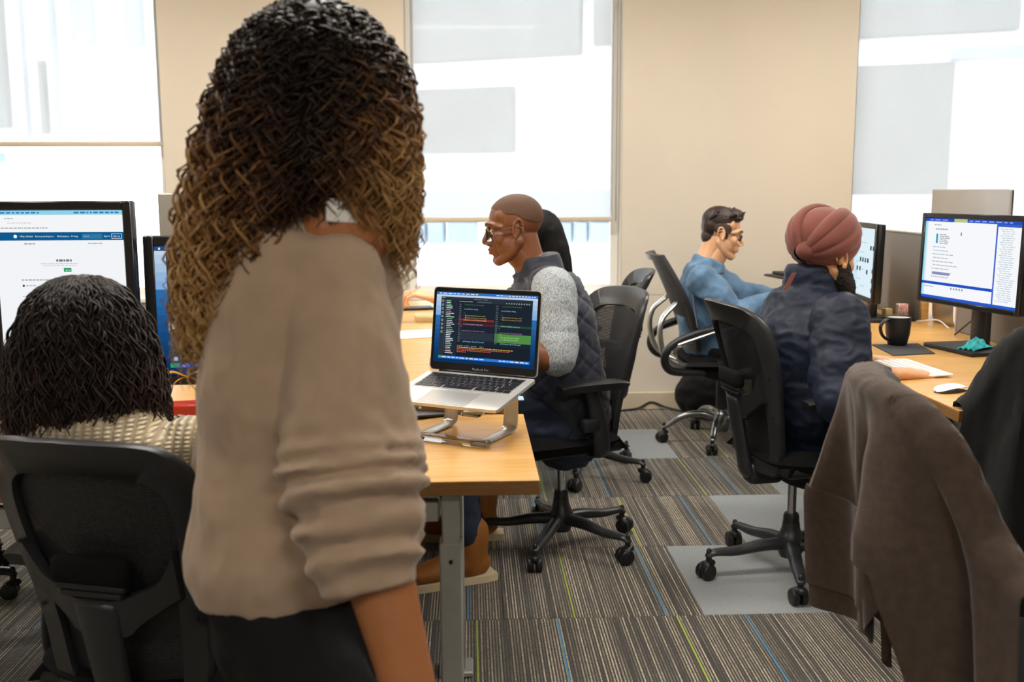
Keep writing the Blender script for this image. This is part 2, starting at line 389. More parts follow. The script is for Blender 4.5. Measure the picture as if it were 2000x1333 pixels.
def copy_tree(o, parent=None):
    c = o.copy(); COL.objects.link(c); c.parent = parent
    for ch in kids(o): copy_tree(ch, c)
    return c
def remeshed(mb, voxel, it=4, fac=.5):
    """one continuous surface grown over overlapping shapes"""
    me = bpy.data.meshes.new('tmp'); me.from_pydata(mb.v, [], mb.f); o = bpy.data.objects.new('tmp', me); COL.objects.link(o)
    r = o.modifiers.new('r', 'REMESH'); r.mode = 'VOXEL'; r.voxel_size = voxel
    if it: sm = o.modifiers.new('s', 'SMOOTH'); sm.iterations = it; sm.factor = fac
    dg = bpy.context.evaluated_depsgraph_get(); out = bpy.data.meshes.new_from_object(o.evaluated_get(dg))
    bpy.data.objects.remove(o); bpy.data.meshes.remove(me)
    return out
def co_of(me):
    a = np.empty(len(me.vertices)*3, np.float32); me.vertices.foreach_get('co', a); return a.reshape(-1, 3)
def no_of(me):
    a = np.empty(len(me.vertices)*3, np.float32); me.vertex_normals.foreach_get('vector', a); return a.reshape(-1, 3)
def displace(me, fn):
    co, no = co_of(me), no_of(me); d = fn(co).astype(np.float32); me.vertices.foreach_set('co', (co+no*d[:, None]).ravel()); me.update()
def nz3(co, f, seed=0):
    return np.array([noise.noise(Vector((x*f+seed, y*f, z*f))) for x, y, z in co.tolist()])
def skin_obj(name, me, mats, parent=None, smooth=True):
    me.materials.clear()
    for m in (mats if isinstance(mats, (list, tuple)) else [mats]): me.materials.append(MATS[m])
    me.polygons.foreach_set('use_smooth', [True]*len(me.polygons))
    me.name = name
    return obj_from(name, me, parent)
def merge_meshes(mes):
    V, F = [], []; o = 0
    for me in mes:
        co = co_of(me); V.append(co); 
        F += [tuple(i+o for i in p.vertices) for p in me.polygons]; o += len(co)
    me = bpy.data.meshes.new('m'); me.from_pydata(np.concatenate(V).tolist(), [], F); me.update(); return me
def frame(o, y, z):
    """matrix with local +Y along y, local +Z near z, at o"""
    y = Vector(y).normalized(); z = Vector(z); x = y.cross(z).normalized(); z = x.cross(y)
    M = Matrix.Identity(4)
    for i in range(3): M[i][0] = x[i]; M[i][1] = y[i]; M[i][2] = z[i]; M[i][3] = o[i]
    return M
# ================================================================== STRUCTURE
WY = 5.87
def structure(name, mb, m, parent=None, **k):
    o = mb.build(name, m, parent, **k)
    if parent is None: o['kind'] = 'structure'
    return o
mat('subfloor', '3c3a36', .95)
floor = structure('floor', MB().box((0, 1.6, -.06), (10.4, 9.0, .1)), 'subfloor')
TILE = .61
tile_me = {}
for m in ('carpet_stripe', 'carpet_grey'):
    tile_me[m] = MB().box((0, 0, -.005), (TILE-.0012, TILE-.0012, .01), .0012, 1).mesh('carpet_tile', m, True)
GREY = [(.695, 5.06), (1.305, 3.84), (1.01, 3.235), (1.615, 4.45), (-1.95, 3.84), (1.92, 5.06), (2.22, 3.235), (-.83, 4.45)]
rt = random.Random(3)
for k in range(-3, 5):
    y = 2.93 + TILE*k + TILE/2; off = .705 if k % 2 == 0 else 1.005
    for n in range(-7, 5):
        x = off + TILE*n + TILE/2
        if y + TILE/2 > WY + .02: continue
        grey = any(abs(x-gx) < .2 and abs(y-gy) < .2 for gx, gy in GREY)
        o = obj_from('carpet_tile', tile_me['carpet_grey' if grey else 'carpet_stripe'], floor, (x, y, rt.uniform(-.0004, .0004)))
        o['green_line'] = -.045 + rt.uniform(-.05, .05); o['blue_line'] = .175 + rt.uniform(-.05, .05)
# last cut row of tiles against the wall
for n in range(-7, 5):
    x = .705 + TILE*n + TILE/2
    o = obj_from('carpet_tile', MB().box((0, 0, -.005), (TILE-.0012, WY-5.37-.002, .01), .0012, 1).mesh('carpet_tile', 'carpet_stripe', True), floor, (x, (WY+5.37)/2, 0))
    o['green_line'] = 9.; o['blue_line'] = .2

ceiling = structure('ceiling', MB().box((0, 1.6, 2.85), (10.4, 9.0, .1)), 'ceiling')
structure('wall_left', MB().box((-5.2, 1.6, 1.4), (.1, 9.0, 2.9)), 'wall')
structure('wall_right', MB().box((5.2, 1.6, 1.4), (.1, 9.0, 2.9)), 'wall')
structure('wall_front', MB().box((0, -2.9, 1.4), (10.4, .1, 2.9)), 'wall')
# window wall: low wall, piers between the windows, header
SILL = .675
wb = structure('wall_back', MB().box((0, WY+.12, SILL/2), (10.4, .24, SILL)), 'wall')
WX = [(-2.92, -1.694), (-.347, .875), (2.21, 3.43)]
edges = [-5.2] + [e for w in WX for e in w] + [5.2]
for i in range(0, len(edges), 2):
    a, b = edges[i], edges[i+1]
    MB().box(((a+b)/2, WY+.12, (SILL+2.8)/2), (b-a, .24, 2.8-SILL), .004, 1).build('pier', 'wall', wb)
for a, b in WX: MB().box(((a+b)/2, WY+.12, 2.70), (b-a, .24, .2)).build('header', 'wall', wb)
structure('baseboard_back', MB().box((-2.1, WY-.007, .052), (6.1, .014, .104), .003, 1).box((3.4, WY-.007, .052), (3.5, .014, .104), .003, 1) if False else MB().box((0, WY-.007, .052), (10.2, .014, .104), .004, 1), 'base_paint')
for i, (a, b) in enumerate(WX, 1):
    w = empty('window_%d' % i, ((a+b)/2, WY, SILL)); w['kind'] = 'structure'
    W2 = (b-a)/2; Hh = 2.6-SILL; F = .045
    MB().box((0, .05, -.006), (2*W2+.0, .16, .025), .004, 1).build('window_sill', 'white_paint', w)
    for s in (-1, 1): MB().box((s*(W2-F/2), .14, Hh/2), (F, .06, Hh), .003, 1).build('window_jamb', 'white_paint', w)
    for z in (F/2+.01, Hh-F/2, ): MB().box((0, .14, z), (2*W2-2*F, .055, F), .003, 1).build('window_rail', 'white_paint', w)
    MB().box((0, .14, Hh/2), (2*W2-2*F, .006, Hh-2*F)).build('pane', 'pane_glass', w, smooth=False)
# roller shades
for i, (xa, xb, zb, lab) in enumerate([
        (-2.90, -1.705, 1.53, 'pale translucent roller shade half lowered behind the portrait monitor'),
        (-.315, .828, 1.10, 'pale translucent roller shade lowered to just above the bald man\'s head'),
        (2.225, 3.42, .72, 'pale translucent roller shade lowered behind the silver display at right')]):
    r = empty('roller_shade', ((xa+xb)/2, WY+.045, zb)); w = xb-xa; h = 2.58-zb
    MB().grid(lambda u, v: ((u-.5)*w, .0015*math.sin(u*9), .02+v*(h-.02)), 24, 2).build('shade_fabric', 'shade_fabric', r)
    MB().box((0, 0, .012), (w, .014, .028), .005, 2).build('hem_bar', 'base_paint', r)
    MB().tube([(-w/2, .0, h), (w/2, .0, h)], [.022, .022], 14, sub=1).build('roller_tube', 'white_paint', r)
    ch = MB()
    for s in (0, .012):
        ch.tube([(w/2+.022, -.005+s, .0), (w/2+.022, -.005+s, h)], [.0022, .0022], 6, sub=1)
    ch.build('bead_chain', 'silver', r)
    tag(r, lab, 'roller shade', 'roller shades in the windows')

# ceiling light panels (out of the photograph, above the desks)
k = 0
for (x, y) in [(-2.3, 2.3), (0, 2.3), (2.3, 2.3), (-2.3, 4.5), (0, 4.5), (2.3, 4.5), (-1.2, -1.2), (1.2, -1.2)]:
    f = empty('ceiling_light', (x, y, 2.80))
    fr = MB()
    for s in (-1, 1):
        fr.box((s*.62, 0, -.02), (.03, .36, .05), .004, 1); fr.box((0, s*.165, -.02), (1.21, .03, .05), .004, 1)
    fr.build('light_frame', 'white_paint', f)
    MB().box((0, 0, -.022), (1.2, .30, .02)).build('diffuser', 'light_panel', f, smooth=False)
    tag(f, 'long white ceiling light panel above the desks', 'ceiling light', 'ceiling lights')

# ---- outside: pale office block across the street, its front running obliquely
TH = math.radians(24); FO = Vector((0, 17, 0)); FD = Vector((math.cos(TH), -math.sin(TH), 0)); FN = Vector((-math.sin(TH), -math.cos(TH), 0))
def on_facade(px, py):
    r = CM @ np.array([px-1000, py-666.5, 2000.]); r = Vector(r); t = (FO - Vector((0, 0, CAMZ))).dot(FN)/r.dot(FN); p = Vector((0, 0, CAMZ))+r*t
    return (p-FO).dot(FD), p.z
mat('panel_grey', '9c9b99', .8, var=.12, scale=.6)
blk = empty('office_block', FO, -TH)
MB().box((0, 4, 3), (40, 8, 26)).build('facade_wall', 'roof_white', blk)
def panel(px0, py0, px1, py1, m='panel_grey', name='facade_window'):
    x0, z1 = on_facade(px0, py0); x1, z0 = on_facade(px1, py1)
    MB().box(((x0+x1)/2, -.06, (z0+z1)/2), (abs(x1-x0), .14, abs(z1-z0)), .02, 1).build(name, m, blk)
panel(700, -260, 1138, 108); panel(1166, -260, 1330, 82); panel(1138, -260, 1166, -10); panel(720, 182, 1008, 298); panel(720, 372, 1300, 432, 'stone_grey')
for a, b in ((800, 836), (842, 872), (880, 935), (1080, 1120), (1126, 1150), (1156, 1196)): panel(a, 434, b, 476, 'facade_glass')
panel(-60, -100, 26, 250); panel(38, -100, 62, 270, 'stone_grey'); panel(80, 120, 100, 262); panel(104, -60, 118, 262, 'stone_grey'); panel(140, -20, 190, 88, 'stone_grey'); panel(245, 0, 285, 90, 'stone_grey')
panel(-40, 300, 12, 318, 'facade_glass')
panel(1660, -20, 1990, 60); panel(1660, 132, 1850, 380); panel(1860, 96, 2040, 112, 'stone_grey')
tag(blk, 'pale office block across the street seen through the windows', 'building')

# ================================================================== DESKS
def desk(name, x0, x1, y0, y1, z, legs, label, th=.032, rails=True):
    r = empty(name, ((x0+x1)/2, (y0+y1)/2, 0)); cx, cy = (x0+x1)/2, (y0+y1)/2
    t = MB().box((0, 0, z-th/2-.001), (x1-x0, y1-y0, th-.004), .0015, 1)
    t.build('edge_band', 'desk_edge', r)
    MB().box((0, 0, z-.0015), (x1-x0, y1-y0, .004), .0015, 1).build('desk_top', 'desk_wood', r)
    for lx, ly in legs:
        l = MB().box((lx-cx, ly-cy, (z-th-.12)/2+.01), (.048, .055, z-th-.12), .004, 1).build('leg', 'desk_leg', r)
        MB().box((lx-cx, ly-cy, z-th-.065), (.038, .042, .13), .003, 1).build('leg_column', 'desk_leg', l)
        MB().box((lx-cx, ly-cy, .01), (.09, .09, .016), .004, 1).build('foot', 'desk_leg', l)
        sc = MB(); sc.tube([(lx-cx, ly-cy-.029, z-th-.15), (lx-cx, ly-cy-.026, z-th-.15)], [.0045, .0045], 10, sub=1); sc.build('screw', 'dark_plastic', l)
    if rails:
        xs = sorted(set(l[0] for l in legs)); ys = sorted(set(l[1] for l in legs))
        for ly in ys: MB().box(((xs[0]+xs[-1])/2-cx, ly-cy, z-th-.045), (xs[-1]-xs[0]-.05, .03, .045), .003, 1).build('cross_rail', 'desk_leg', r)
    tag(r, label, 'desk'); return r
D1Z, D2Z, D3Z = .69, .72, .73
desk('wooden_desk', -1.62, .142, 2.035, 2.665, D1Z, [(-.043, 2.09), (-.043, 2.60), (-1.5, 2.09), (-1.5, 2.60)], 'maple desk holding the laptop on its silver stand')
desk('wooden_desk', -1.55, .115, 2.675, 5.25, D2Z, [(-1.4, 2.8), (-1.4, 5.1), (-.75, 2.82), (-.75, 5.1)], 'long maple desk in front of the man in the navy vest')
desk('wooden_desk', 1.222, 2.75, 2.46, 4.15, D3Z, [(1.5, 2.52), (2.65, 2.52), (1.5, 4.05), (2.65, 4.05)], 'maple desk with the black mug and white keyboard')
desk('wooden_desk', 1.52, 2.75, 4.16, 5.60, D3Z, [(1.72, 4.25), (2.65, 4.25), (1.72, 5.5), (2.65, 5.5)], 'maple desk by the wall in front of the man in denim')
# ================================================================== CHAIRS
def smooth_poly(pts, sub=4):
    out = []; k = len(pts)
    for i in range(k-1):
        P = [np.array(pts[max(i-1, 0)]), np.array(pts[i]), np.array(pts[i+1]), np.array(pts[min(i+2, k-1)])]
        for j in range(sub):
            u = j/sub; out.append(.5*(2*P[1]+(P[2]-P[0])*u+(2*P[0]-5*P[1]+4*P[2]-P[3])*u*u+(3*P[1]-P[0]-3*P[2]+P[3])*u**3))
    out.append(np.array(pts[-1])); return out
def caster_meshes(R=.027):
    hood = MB(); hood.tube([(0, 0, .095), (0, 0, .05)], [.009, .011], 10, sub=1)
    hood.tube([(0, -.012, .052), (0, .012, .046), (0, .026, .03)], [(.014, .012), (.028, .014), (.026, .008)], 12, side=(1, 0, 0), sub=3)
    wh = MB(); n = 20
    prof = [(0.0, -.011), (.018, -.0115), (R-.003, -.0105), (R, -.007), (R, .007), (R-.003, .0105), (.018, .0115), (0.0, .011)]
    Mx = Matrix.Rotation(math.pi/2, 4, 'Y')
    wh.lathe([(max(r, .001), z) for r, z in prof], n, M=Mx)
    return hood.mesh('caster', 'dark_plastic'), wh.mesh('wheel', 'black_plastic')
HOOD, WHEEL = caster_meshes()
def base(root, r=.285, a0=0., leg_mat='grey_plastic', arch=0., hub_h=.13, lw=1.0):
    MB().lathe([(.012, .055), (.034, .06), (.042, .08), (.044, hub_h), (.036, hub_h+.012), (.03, hub_h+.03), (.028, hub_h+.05), (.02, hub_h+.05)], 20).build('hub', leg_mat, root)
    for i in range(5):
        a = a0 + i*2*math.pi/5
        m = MB(); z0 = hub_h-.025; zm = z0+arch-.004
        m.tube([(.02, 0, z0), (.10, 0, z0+arch*.8-.002), (.19, 0, zm-.012), (r-.02, 0, .088), (r+.004, 0, .078)], [(.026*lw, .022), (.024*lw, .020), (.021*lw, .016), (.019*lw, .012), (.015*lw, .009)], 12, side=(0, 1, 0), sub=4)
        l = m.build('base_leg', leg_mat, root); l.rotation_euler = (0, 0, a)
        c = obj_from('caster', HOOD, root, (r*math.cos(a), r*math.sin(a), 0)); c.rotation_euler = (0, 0, a+1.9+i*.8)
        for s in (-1, 1): w = obj_from('wheel', WHEEL, c, (s*.0145, .012, .0272))
def gas(root, z0, z1):
    MB().lathe([(.006, z0), (.0145, z0), (.0145, z1), (.006, z1)], 18).build('gas_lift', 'chrome', root)
    MB().lathe([(.015, z0-.03), (.026, z0-.03), (.026, z0+.03), (.022, z0+.04), (.014, z0+.04)], 18).build('lift_collar', 'black_plastic', root)
BW, BZ0 = 1.0, .375
OUT = [(0, 0), (.10, .0), (.148, .022), (.166, .08), (.172, .15), (.186, .24), (.202, .33), (.208, .42), (.199, .485), (.170, .532), (.12, .552), (0, .56)]
INN = [(0, .045), (.088, .045), (.112, .06), (.119, .10), (.124, .165), (.132, .25), (.150, .33), (.155, .40), (.147, .448), (.125, .471), (.09, .482), (0, .488)]
def back_y(x, z, top=.56):
    """depth of the backrest surface (negative = backwards)"""
    v = z/.56
    return -.145 - .125*v + .012*math.sin(min(max(v, 0), 1)*math.pi*1.6) - .5*max(0, v-.82)**2 + 1.55*x*x*(.65+.35*v)
def bp(x, z, off=0.): return Vector((x, back_y(x, z)+off, BZ0+z))
def mirror(h): return [(x, z) for x, z in h] + [(-x, z) for x, z in h[-2:0:-1]]
def make_task_chair():
    r = empty('task_chair')
    base(r); gas(r, .17, .38)
    MB().box((0, .01, .375), (.13, .26, .05), .02, 3).box((0, -.11, .36), (.075, .12, .075), .02, 3).build('mechanism', 'dark_plastic', r)
    lv = MB().tube([(.06, .03, .372), (.20, .05, .36)], [.006, .006], 8, sub=1).box((.22, .055, .358), (.06, .028, .012), .005, 2); lv.build('height_lever', 'grey_plastic', r)
    # seat cushion: rounded slab with a waterfall front edge
    def seat(u, v):
        x = (u-.5)*2; y = (v-.5)*2
        k = (abs(x)**4+abs(y)**4)**.25; s = 1 if k < 1e-6 else max(abs(x), abs(y))/k
        xx, yy = x*s*.245, y*s*.235
        d = max(0, 1-k) if False else 1-max(abs(x), abs(y))
        z = 0.455 - .034*(1-min(1, d/.25))**2 - (.03*max(0, y-.55)**2/.2) + .012*x*x
        return (xx, yy+.08, z)
    m = MB().grid(seat, 20, 20, th=.045); m.build('seat', 'black_fabric', r)
    MB().box((0, .08, .405), (.43, .42, .035), .015, 2).build('seat_pan', 'black_plastic', r)
    # back: outer frame ring, mesh, V-shaped yoke, spine, lumbar pad
    o2, i2 = smooth_poly(OUT), smooth_poly(INN)
    A = [bp(x, z) for x, z in mirror(o2)]; B = [bp(x, z, .004) for x, z in mirror(i2)]
    MB().strip(A, B, .024, (0, 1, .1), loop=True).build('back_frame', 'grey_plastic', r, ang=60)
    inner = i2
    zs = [p[1] for p in inner]; xs = [p[0] for p in inner]
    def hw(z): 
        best = 0
        for (xa, za), (xb, zb) in zip(inner, inner[1:]):
            if min(za, zb)-1e-6 <= z <= max(za, zb)+1e-6: best = max(best, max(xa, xb) if abs(zb-za) < 1e-5 else xa+(xb-xa)*(z-za)/(zb-za))
        return best
    def msh(u, v):
        z = .047+v*(.486-.047); x = (u-.5)*2*(max(hw(z), .03)+.006); return bp(x, z, .010)
    MB().grid(msh, 20, 40).build('mesh_panel', 'mesh_fabric', r)
    up = smooth_poly([(-.152, .345), (-.120, .290), (-.078, .266), (-.036, .256), (.036, .256), (.078, .266), (.120, .290), (.152, .345)], 3)
    lo = smooth_poly([(-.148, .245), (-.110, .222), (-.074, .196), (-.044, .170), (.044, .170), (.074, .196), (.110, .222), (.148, .245)], 3)
    MB().strip([bp(x, z, -.014-.02*max(0, 1-abs(x)/.1)) for x, z in up], [bp(x, z, -.014-.02*max(0, 1-abs(x)/.1)) for x, z in lo], .024, (0, 1, .1)).build('yoke', 'grey_plastic', r)
    MB().tube([(0, back_y(0, .235)-.034, BZ0+.235), (0, back_y(0, .15)-.036, BZ0+.15), (0, back_y(0, .05)-.030, BZ0+.05), (0, -.165, BZ0-.01), (0, -.12, .372), (0, -.08, .365)], [(.044, .016), (.040, .020), (.036, .020), (.036, .022), (.04, .02), (.04, .018)], 16, side=(1, 0, 0), sub=5).build('spine', 'grey_plastic', r)
    pad = r_ = MB()
    pad.box((0, 0, 0), (.155, .03, .052), .014, 3, M=Matrix.Translation(bp(0, .305, -.022)))
    lp = pad.build('lumbar_pad', 'black_fabric', r)
    MB().box((0, 0, 0), (.14, .022, .012), .004, 2, M=Matrix.Translation(bp(0, .276, -.03))).box((0, 0, 0), (.125, .02, .012), .004, 2, M=Matrix.Translation(bp(0, .262, -.034))).build('lumbar_bracket', 'dark_plastic', lp)
    for x, z in ((.178, .33), (-.178, .33), (.16, .2), (-.16, .2), (.142, .045), (-.142, .045)):
        p = bp(x, z, -.011); MB().lathe([(.001, 0), (.0042, 0), (.0042, .0025), (.001, .0025)], 10, M=Matrix.Translation(p) @ Matrix.Rotation(math.pi/2, 4, 'X')).build('screw', 'black', r)
    for s in (-1, 1):
        ar = MB().tube([(s*.15, -.02, .385), (s*.235, -.02, .392), (s*.262, -.015, .43), (s*.266, .0, .52), (s*.262, .03, .625)], [(.024, .012), (.026, .012), (.032, .013), (.03, .013), (.026, .013)], 12, side=(0, 1, 0), sub=4).build('armrest', 'dark_plastic', r)
        MB().box((s*.262, .03, .505), (.034, .066, .045), .008, 2).build('arm_sleeve', 'black_plastic', ar)
        MB().grid(lambda u, v: (s*.262+(u-.5)*2*.042*(1-.35*abs(v*2-1)**3), .02+(v-.5)*.255, .655-.006*(abs(u*2-1)**3)-.010*abs(v*2-1)**4), 10, 16, th=-.026 if s < 0 and False else .026).build('arm_pad', 'black_plastic', ar)
    return r
def make_executive_chair():
    """second chair kind: slim mesh back carried by a silver side frame, looped arms, arched metal base"""
    r = empty('task_chair')
    base(r, .29, 0., 'silver_dark', .035, .145, .8); gas(r, .19, .40)
    MB().lathe([(.02, .16), (.03, .16), (.03, .36), (.02, .36)], 18).build('lift_cover', 'black_plastic', r)
    MB().box((0, .0, .395), (.16, .26, .05), .02, 3).build('mechanism', 'black_plastic', r)
    lv = MB().tube([(.07, .0, .40), (.20, -.02, .378)], [.005, .005], 8, sub=1).box((.235, -.03, .372), (.07, .03, .012), .005, 2); lv.build('height_lever', 'silver', r)
    def seat(u, v):
        x = (u-.5)*2; y = (v-.5)*2; k = (abs(x)**4+abs(y)**4)**.25; s = 1 if k < 1e-6 else max(abs(x), abs(y))/k
        d = 1-max(abs(x), abs(y)); return (x*s*.25, y*s*.24+.02, .485-.035*(1-min(1, d/.3))**2-.03*max(0, y-.5)**2/.2)
    MB().grid(seat, 18, 18, th=.05).build('seat', 'black_fabric', r)
    MB().grid(lambda u, v: ((u-.5)*.5, .02+(v-.5)*.48, .425+.06*(u*2-1)**2*.5), 8, 8, th=.02).build('seat_pan', 'black_plastic', r)
    def bk(u, v):
        x = (u-.5)*2*(.20+.035*math.sin(v*math.pi)); return (x, -.20-.14*v-.05*v*v+1.2*x*x, .50+.47*v)
    loop = [(u/12, 0) for u in range(12)]+[(1, v/16) for v in range(16)]+[(1-u/12, 1) for u in range(12)]+[(0, 1-v/16) for v in range(16)]
    def shrink(p, k): return ((p[0]-.5)*k+.5, (p[1]-.5)*k+.5)
    MB().strip([bk(*p) for p in loop], [bk(*shrink(p, .86)) for p in loop], .022, (0, 1, .2), loop=True).build('back_frame', 'grey_plastic', r)
    MB().grid(lambda u, v: Vector(bk(*shrink((u, v), .9)))+Vector((0, .006, 0)), 12, 20).build('mesh_panel', 'mesh_fabric', r)
    for s in (-1, 1):
        MB().tube([(s*.17, -.27, .73), (s*.2, -.335, .66), (s*.215, -.345, .56), (s*.2, -.30, .45), (s*.12, -.16, .39)], [(.028, .012), (.03, .013), (.026, .014), (.026, .015), (.026, .014)], 12, side=(1, 0, 0), sub=5).build('back_strut', 'silver', r)
        a = MB().tube([(s*.22, -.14, .40), (s*.275, -.30, .42), (s*.29, -.33, .50), (s*.285, -.25, .575), (s*.285, -.05, .64), (s*.285, .05, .655)], [(.02, .016), (.022, .02), (.022, .02), (.022, .018), (.022, .014), (.02, .01)], 12, side=(1, 0, 0), sub=6).build('arm_loop', 'dark_plastic', r)
        MB().tube([(s*.292, -.27, .55), (s*.292, -.08, .615), (s*.29, .06, .645)], [(.018, .008), (.018, .008), (.014, .006)], 10, side=(1, 0, 0), sub=4).build('arm_trim', 'silver', a)
        MB().box((s*.285, .04, .675), (.085, .27, .028), .012, 3).build('arm_pad', 'black_plastic', a)
    return r
mat('silver_dark', '8c8e92', .22, metal=.9, var=.03)
CH0 = make_task_chair()
def place(o, x, y, fdir, a0, label, group='black mesh task chairs', turn=0.):
    """fdir: direction the seat faces; base turned by a0 in world"""
    ang = math.atan2(fdir[1], fdir[0]) - math.pi/2
    o.location = (x, y, 0); o.rotation_euler = (0, 0, ang)
    for c in kids(o):
        if c.name.split('.')[0] in ('base_leg', 'caster'):
            p = Vector((c.location.x, c.location.y, 0))
            d = math.radians(a0) - ang
            c.rotation_euler.z += d
            if p.length > .01:
                q = Matrix.Rotation(d, 3, 'Z') @ p; c.location = (q.x, q.y, c.location.z)
    tag(o, label, 'office chair', group); return o
spots = [
    (-.605, 1.975, (.28, .96), 20, 'black mesh chair of the dark-curled woman, nearest at left'),
    (.325, 3.565, (-.90, -.38), -113, 'black mesh chair under the man in the navy vest'),
    (1.07, 3.26, (.985, .17), -101, 'black mesh chair under the man in the maroon turban'),
    (.985, 1.645, (.98, -.19), 20, 'black mesh chair under the brown cardigan'),
    (1.50, 2.60, (.08, 1), -168, 'black mesh chair under the black jacket at right edge'),
    (.52, 4.52, (-1, 0), 40, 'black mesh chair of the black-haired woman by the window'),
    (-1.74, 3.20, (1, .1), -5, 'black mesh chair under the far side of the desk at left edge'),
]
copies = [CH0] + [copy_tree(CH0) for _ in spots[1:]]
CH = [place(o, *s) for o, s in zip(copies, spots)]
EX = place(make_executive_chair(), 1.28, 5.06, (1, -.06), -112, 'black mesh chair with silver frame under the man in denim', 'silver framed chairs')

for o in kids(CH[0]):                       # this chair is set lower
    if o.name.split('.')[0] not in ('base_leg', 'caster', 'hub', 'gas_lift', 'lift_collar'): o.location.z -= .06
for k in (3, 4):                            # armless
    for o in kids(CH[k]):
        if o.name.split('.')[0] == 'armrest':
            for c in kids(o): bpy.data.objects.remove(c)
            bpy.data.objects.remove(o)
# ================================================================== PEOPLE
V = Vector
def settle(o, root): o.parent = root; o.location = -root.location; return o
def head_shapes(mb, M, ear=1., nose=1., jaw=1.):
    e = lambda c, r, **k: mb.ell(c, r, M=M, **k)
    e((0, -.014, .034), (.074, .096, .082), n=24, m=16)
    e((0, .022, -.012), (.064, .064, .088), n=20, m=14)
    e((0, .0, -.03), (.066, .07, .06))
    for s in (-1, 1):
        mb.tube([(s*.054, -.005, -.045), (s*.047, .03, -.084), (s*.02, .066, -.104), (0, .073, -.106)], [.02*jaw, .02*jaw, .018, .017], 12, M=M)
        e((s*.04, .055, -.026), (.026, .026, .03))
        e((s*.014, .094, -.040), (.0105*nose, .013, .009))
        mb.tube([(s*.004, .086, .020), (s*.026, .084, .027), (s*.048, .066, .022), (s*.058, .045, .012)], [.009, .010, .009, .008], 10, M=M)
        e((s*.040, .030, .048), (.026, .032, .032))
        e((s*.033, .026, -.055), (.036, .046, .046))
        # lids
        e((s*.031, .071, .004), (.017, .012, .010))
        # ear: bowl with a rolled rim
        R = Matrix.Rotation(s*-.35, 3, 'Z') @ Matrix.Rotation(.2, 3, 'X')
        e((s*.075, -.006, -.004), (.007*ear, .015*ear, .026*ear), rot=R)
        rim = [R @ V((s*.006, .018*ear*math.cos(q), .031*ear*math.sin(q)-.0)) + V((s*.079, -.009, -.002)) for q in [x*.32-1.4 for x in range(16)]]
        mb.tube(rim, [.0045]*16, 8, sub=1, M=M); e(rim[1], (.006, .008, .010))
    e((0, .068, -.062), (.036, .028, .032)); e((0, .074, -.102), (.022, .019, .016))
    mb.tube([(0, .082, .016), (0, .094, -.004), (0, .109, -.028), (0, .108, -.036)], [.009, (.009, .010), (.012*nose, .010), (.010*nose, .008)], 12, M=M)
    e((0, .0935, -.0605), (.023, .009, .0062)); e((0, .0915, -.0725), (.020, .010, .0072))
    mb.tube([(0, -.020, -.03), (0, -.030, -.10), (0, -.040, -.155), (0, -.052, -.20)], [(.056, .060), (.056, .058), (.060, .060), (.075, .066)], 18, side=(1, 0, 0) if M is None else None, M=M)
def head_mesh(M, voxel=.0032, **k):
    mb = MB(); head_shapes(mb, None, **k); me = remeshed(mb, voxel, 8, .5); me.transform(M); return me
def eyes(root, M, lid='skin_dark'):
    for s in (-1, 1):
        o = MB().ell((0, 0, 0), (.0125, .0125, .0105), 16, 10).build('eye', 'eye_white', root); o.data.transform(M @ Matrix.Translation((s*.031, .0735, .001)))
        o.location = -root.location
        q = MB().ell((0, 0, 0), (.0062, .0030, .0062), 14, 8).build('iris', 'iris', o); q.data.transform(M @ Matrix.Translation((s*.031, .0850, .0005)))
def brows(root, M, m):
    for s in (-1, 1):
        o = MB().tube([(s*.014, .0955, .024), (s*.030, .0935, .031), (s*.050, .076, .027)], [(.003, .0035), (.003, .004), (.002, .002)], 8).build('eyebrow', m, root); o.data.transform(M); o.location = -root.location
def glasses(root, M, fm, r=.003, half=(.024, .017), z0=-.004):
    fr = MB(); y = .100
    for s in (-1, 1):
        lp = []
        for q in range(20):
            a = q*2*math.pi/20; ca, sa = math.cos(a), math.sin(a)
            x = math.copysign(abs(ca)**.6, ca)*half[0]; z = math.copysign(abs(sa)**.7, sa)*half[1]; lp.append((s*.034+x, y-abs(s*.034+x)*.18, z0+z))
        fr.tube(lp+[lp[0], lp[1]], [r]*22, 6, sub=1)
        fr.tube([(s*.058, y-.012, z0+.010), (s*.072, y-.03, z0+.009), (s*.079, .0, z0+.012), (s*.080, -.020, z0+.008), (s*.077, -.035, z0-.012)], [r, r, r, r, r*.8], 6, sub=4)
    fr.tube([(-.011, y, z0+.004), (0, y+.004, z0+.008), (.011, y, z0+.004)], [r*.9]*3, 6)
    g = fr.build('glasses', fm, root); g.data.transform(M); g.location = -root.location
    for s in (-1, 1):
        o = MB().ell((s*.034, y-.006, z0), (half[0], .0012, half[1]), 18, 8).build('lens', 'lens_glass', g); o.data.transform(M)
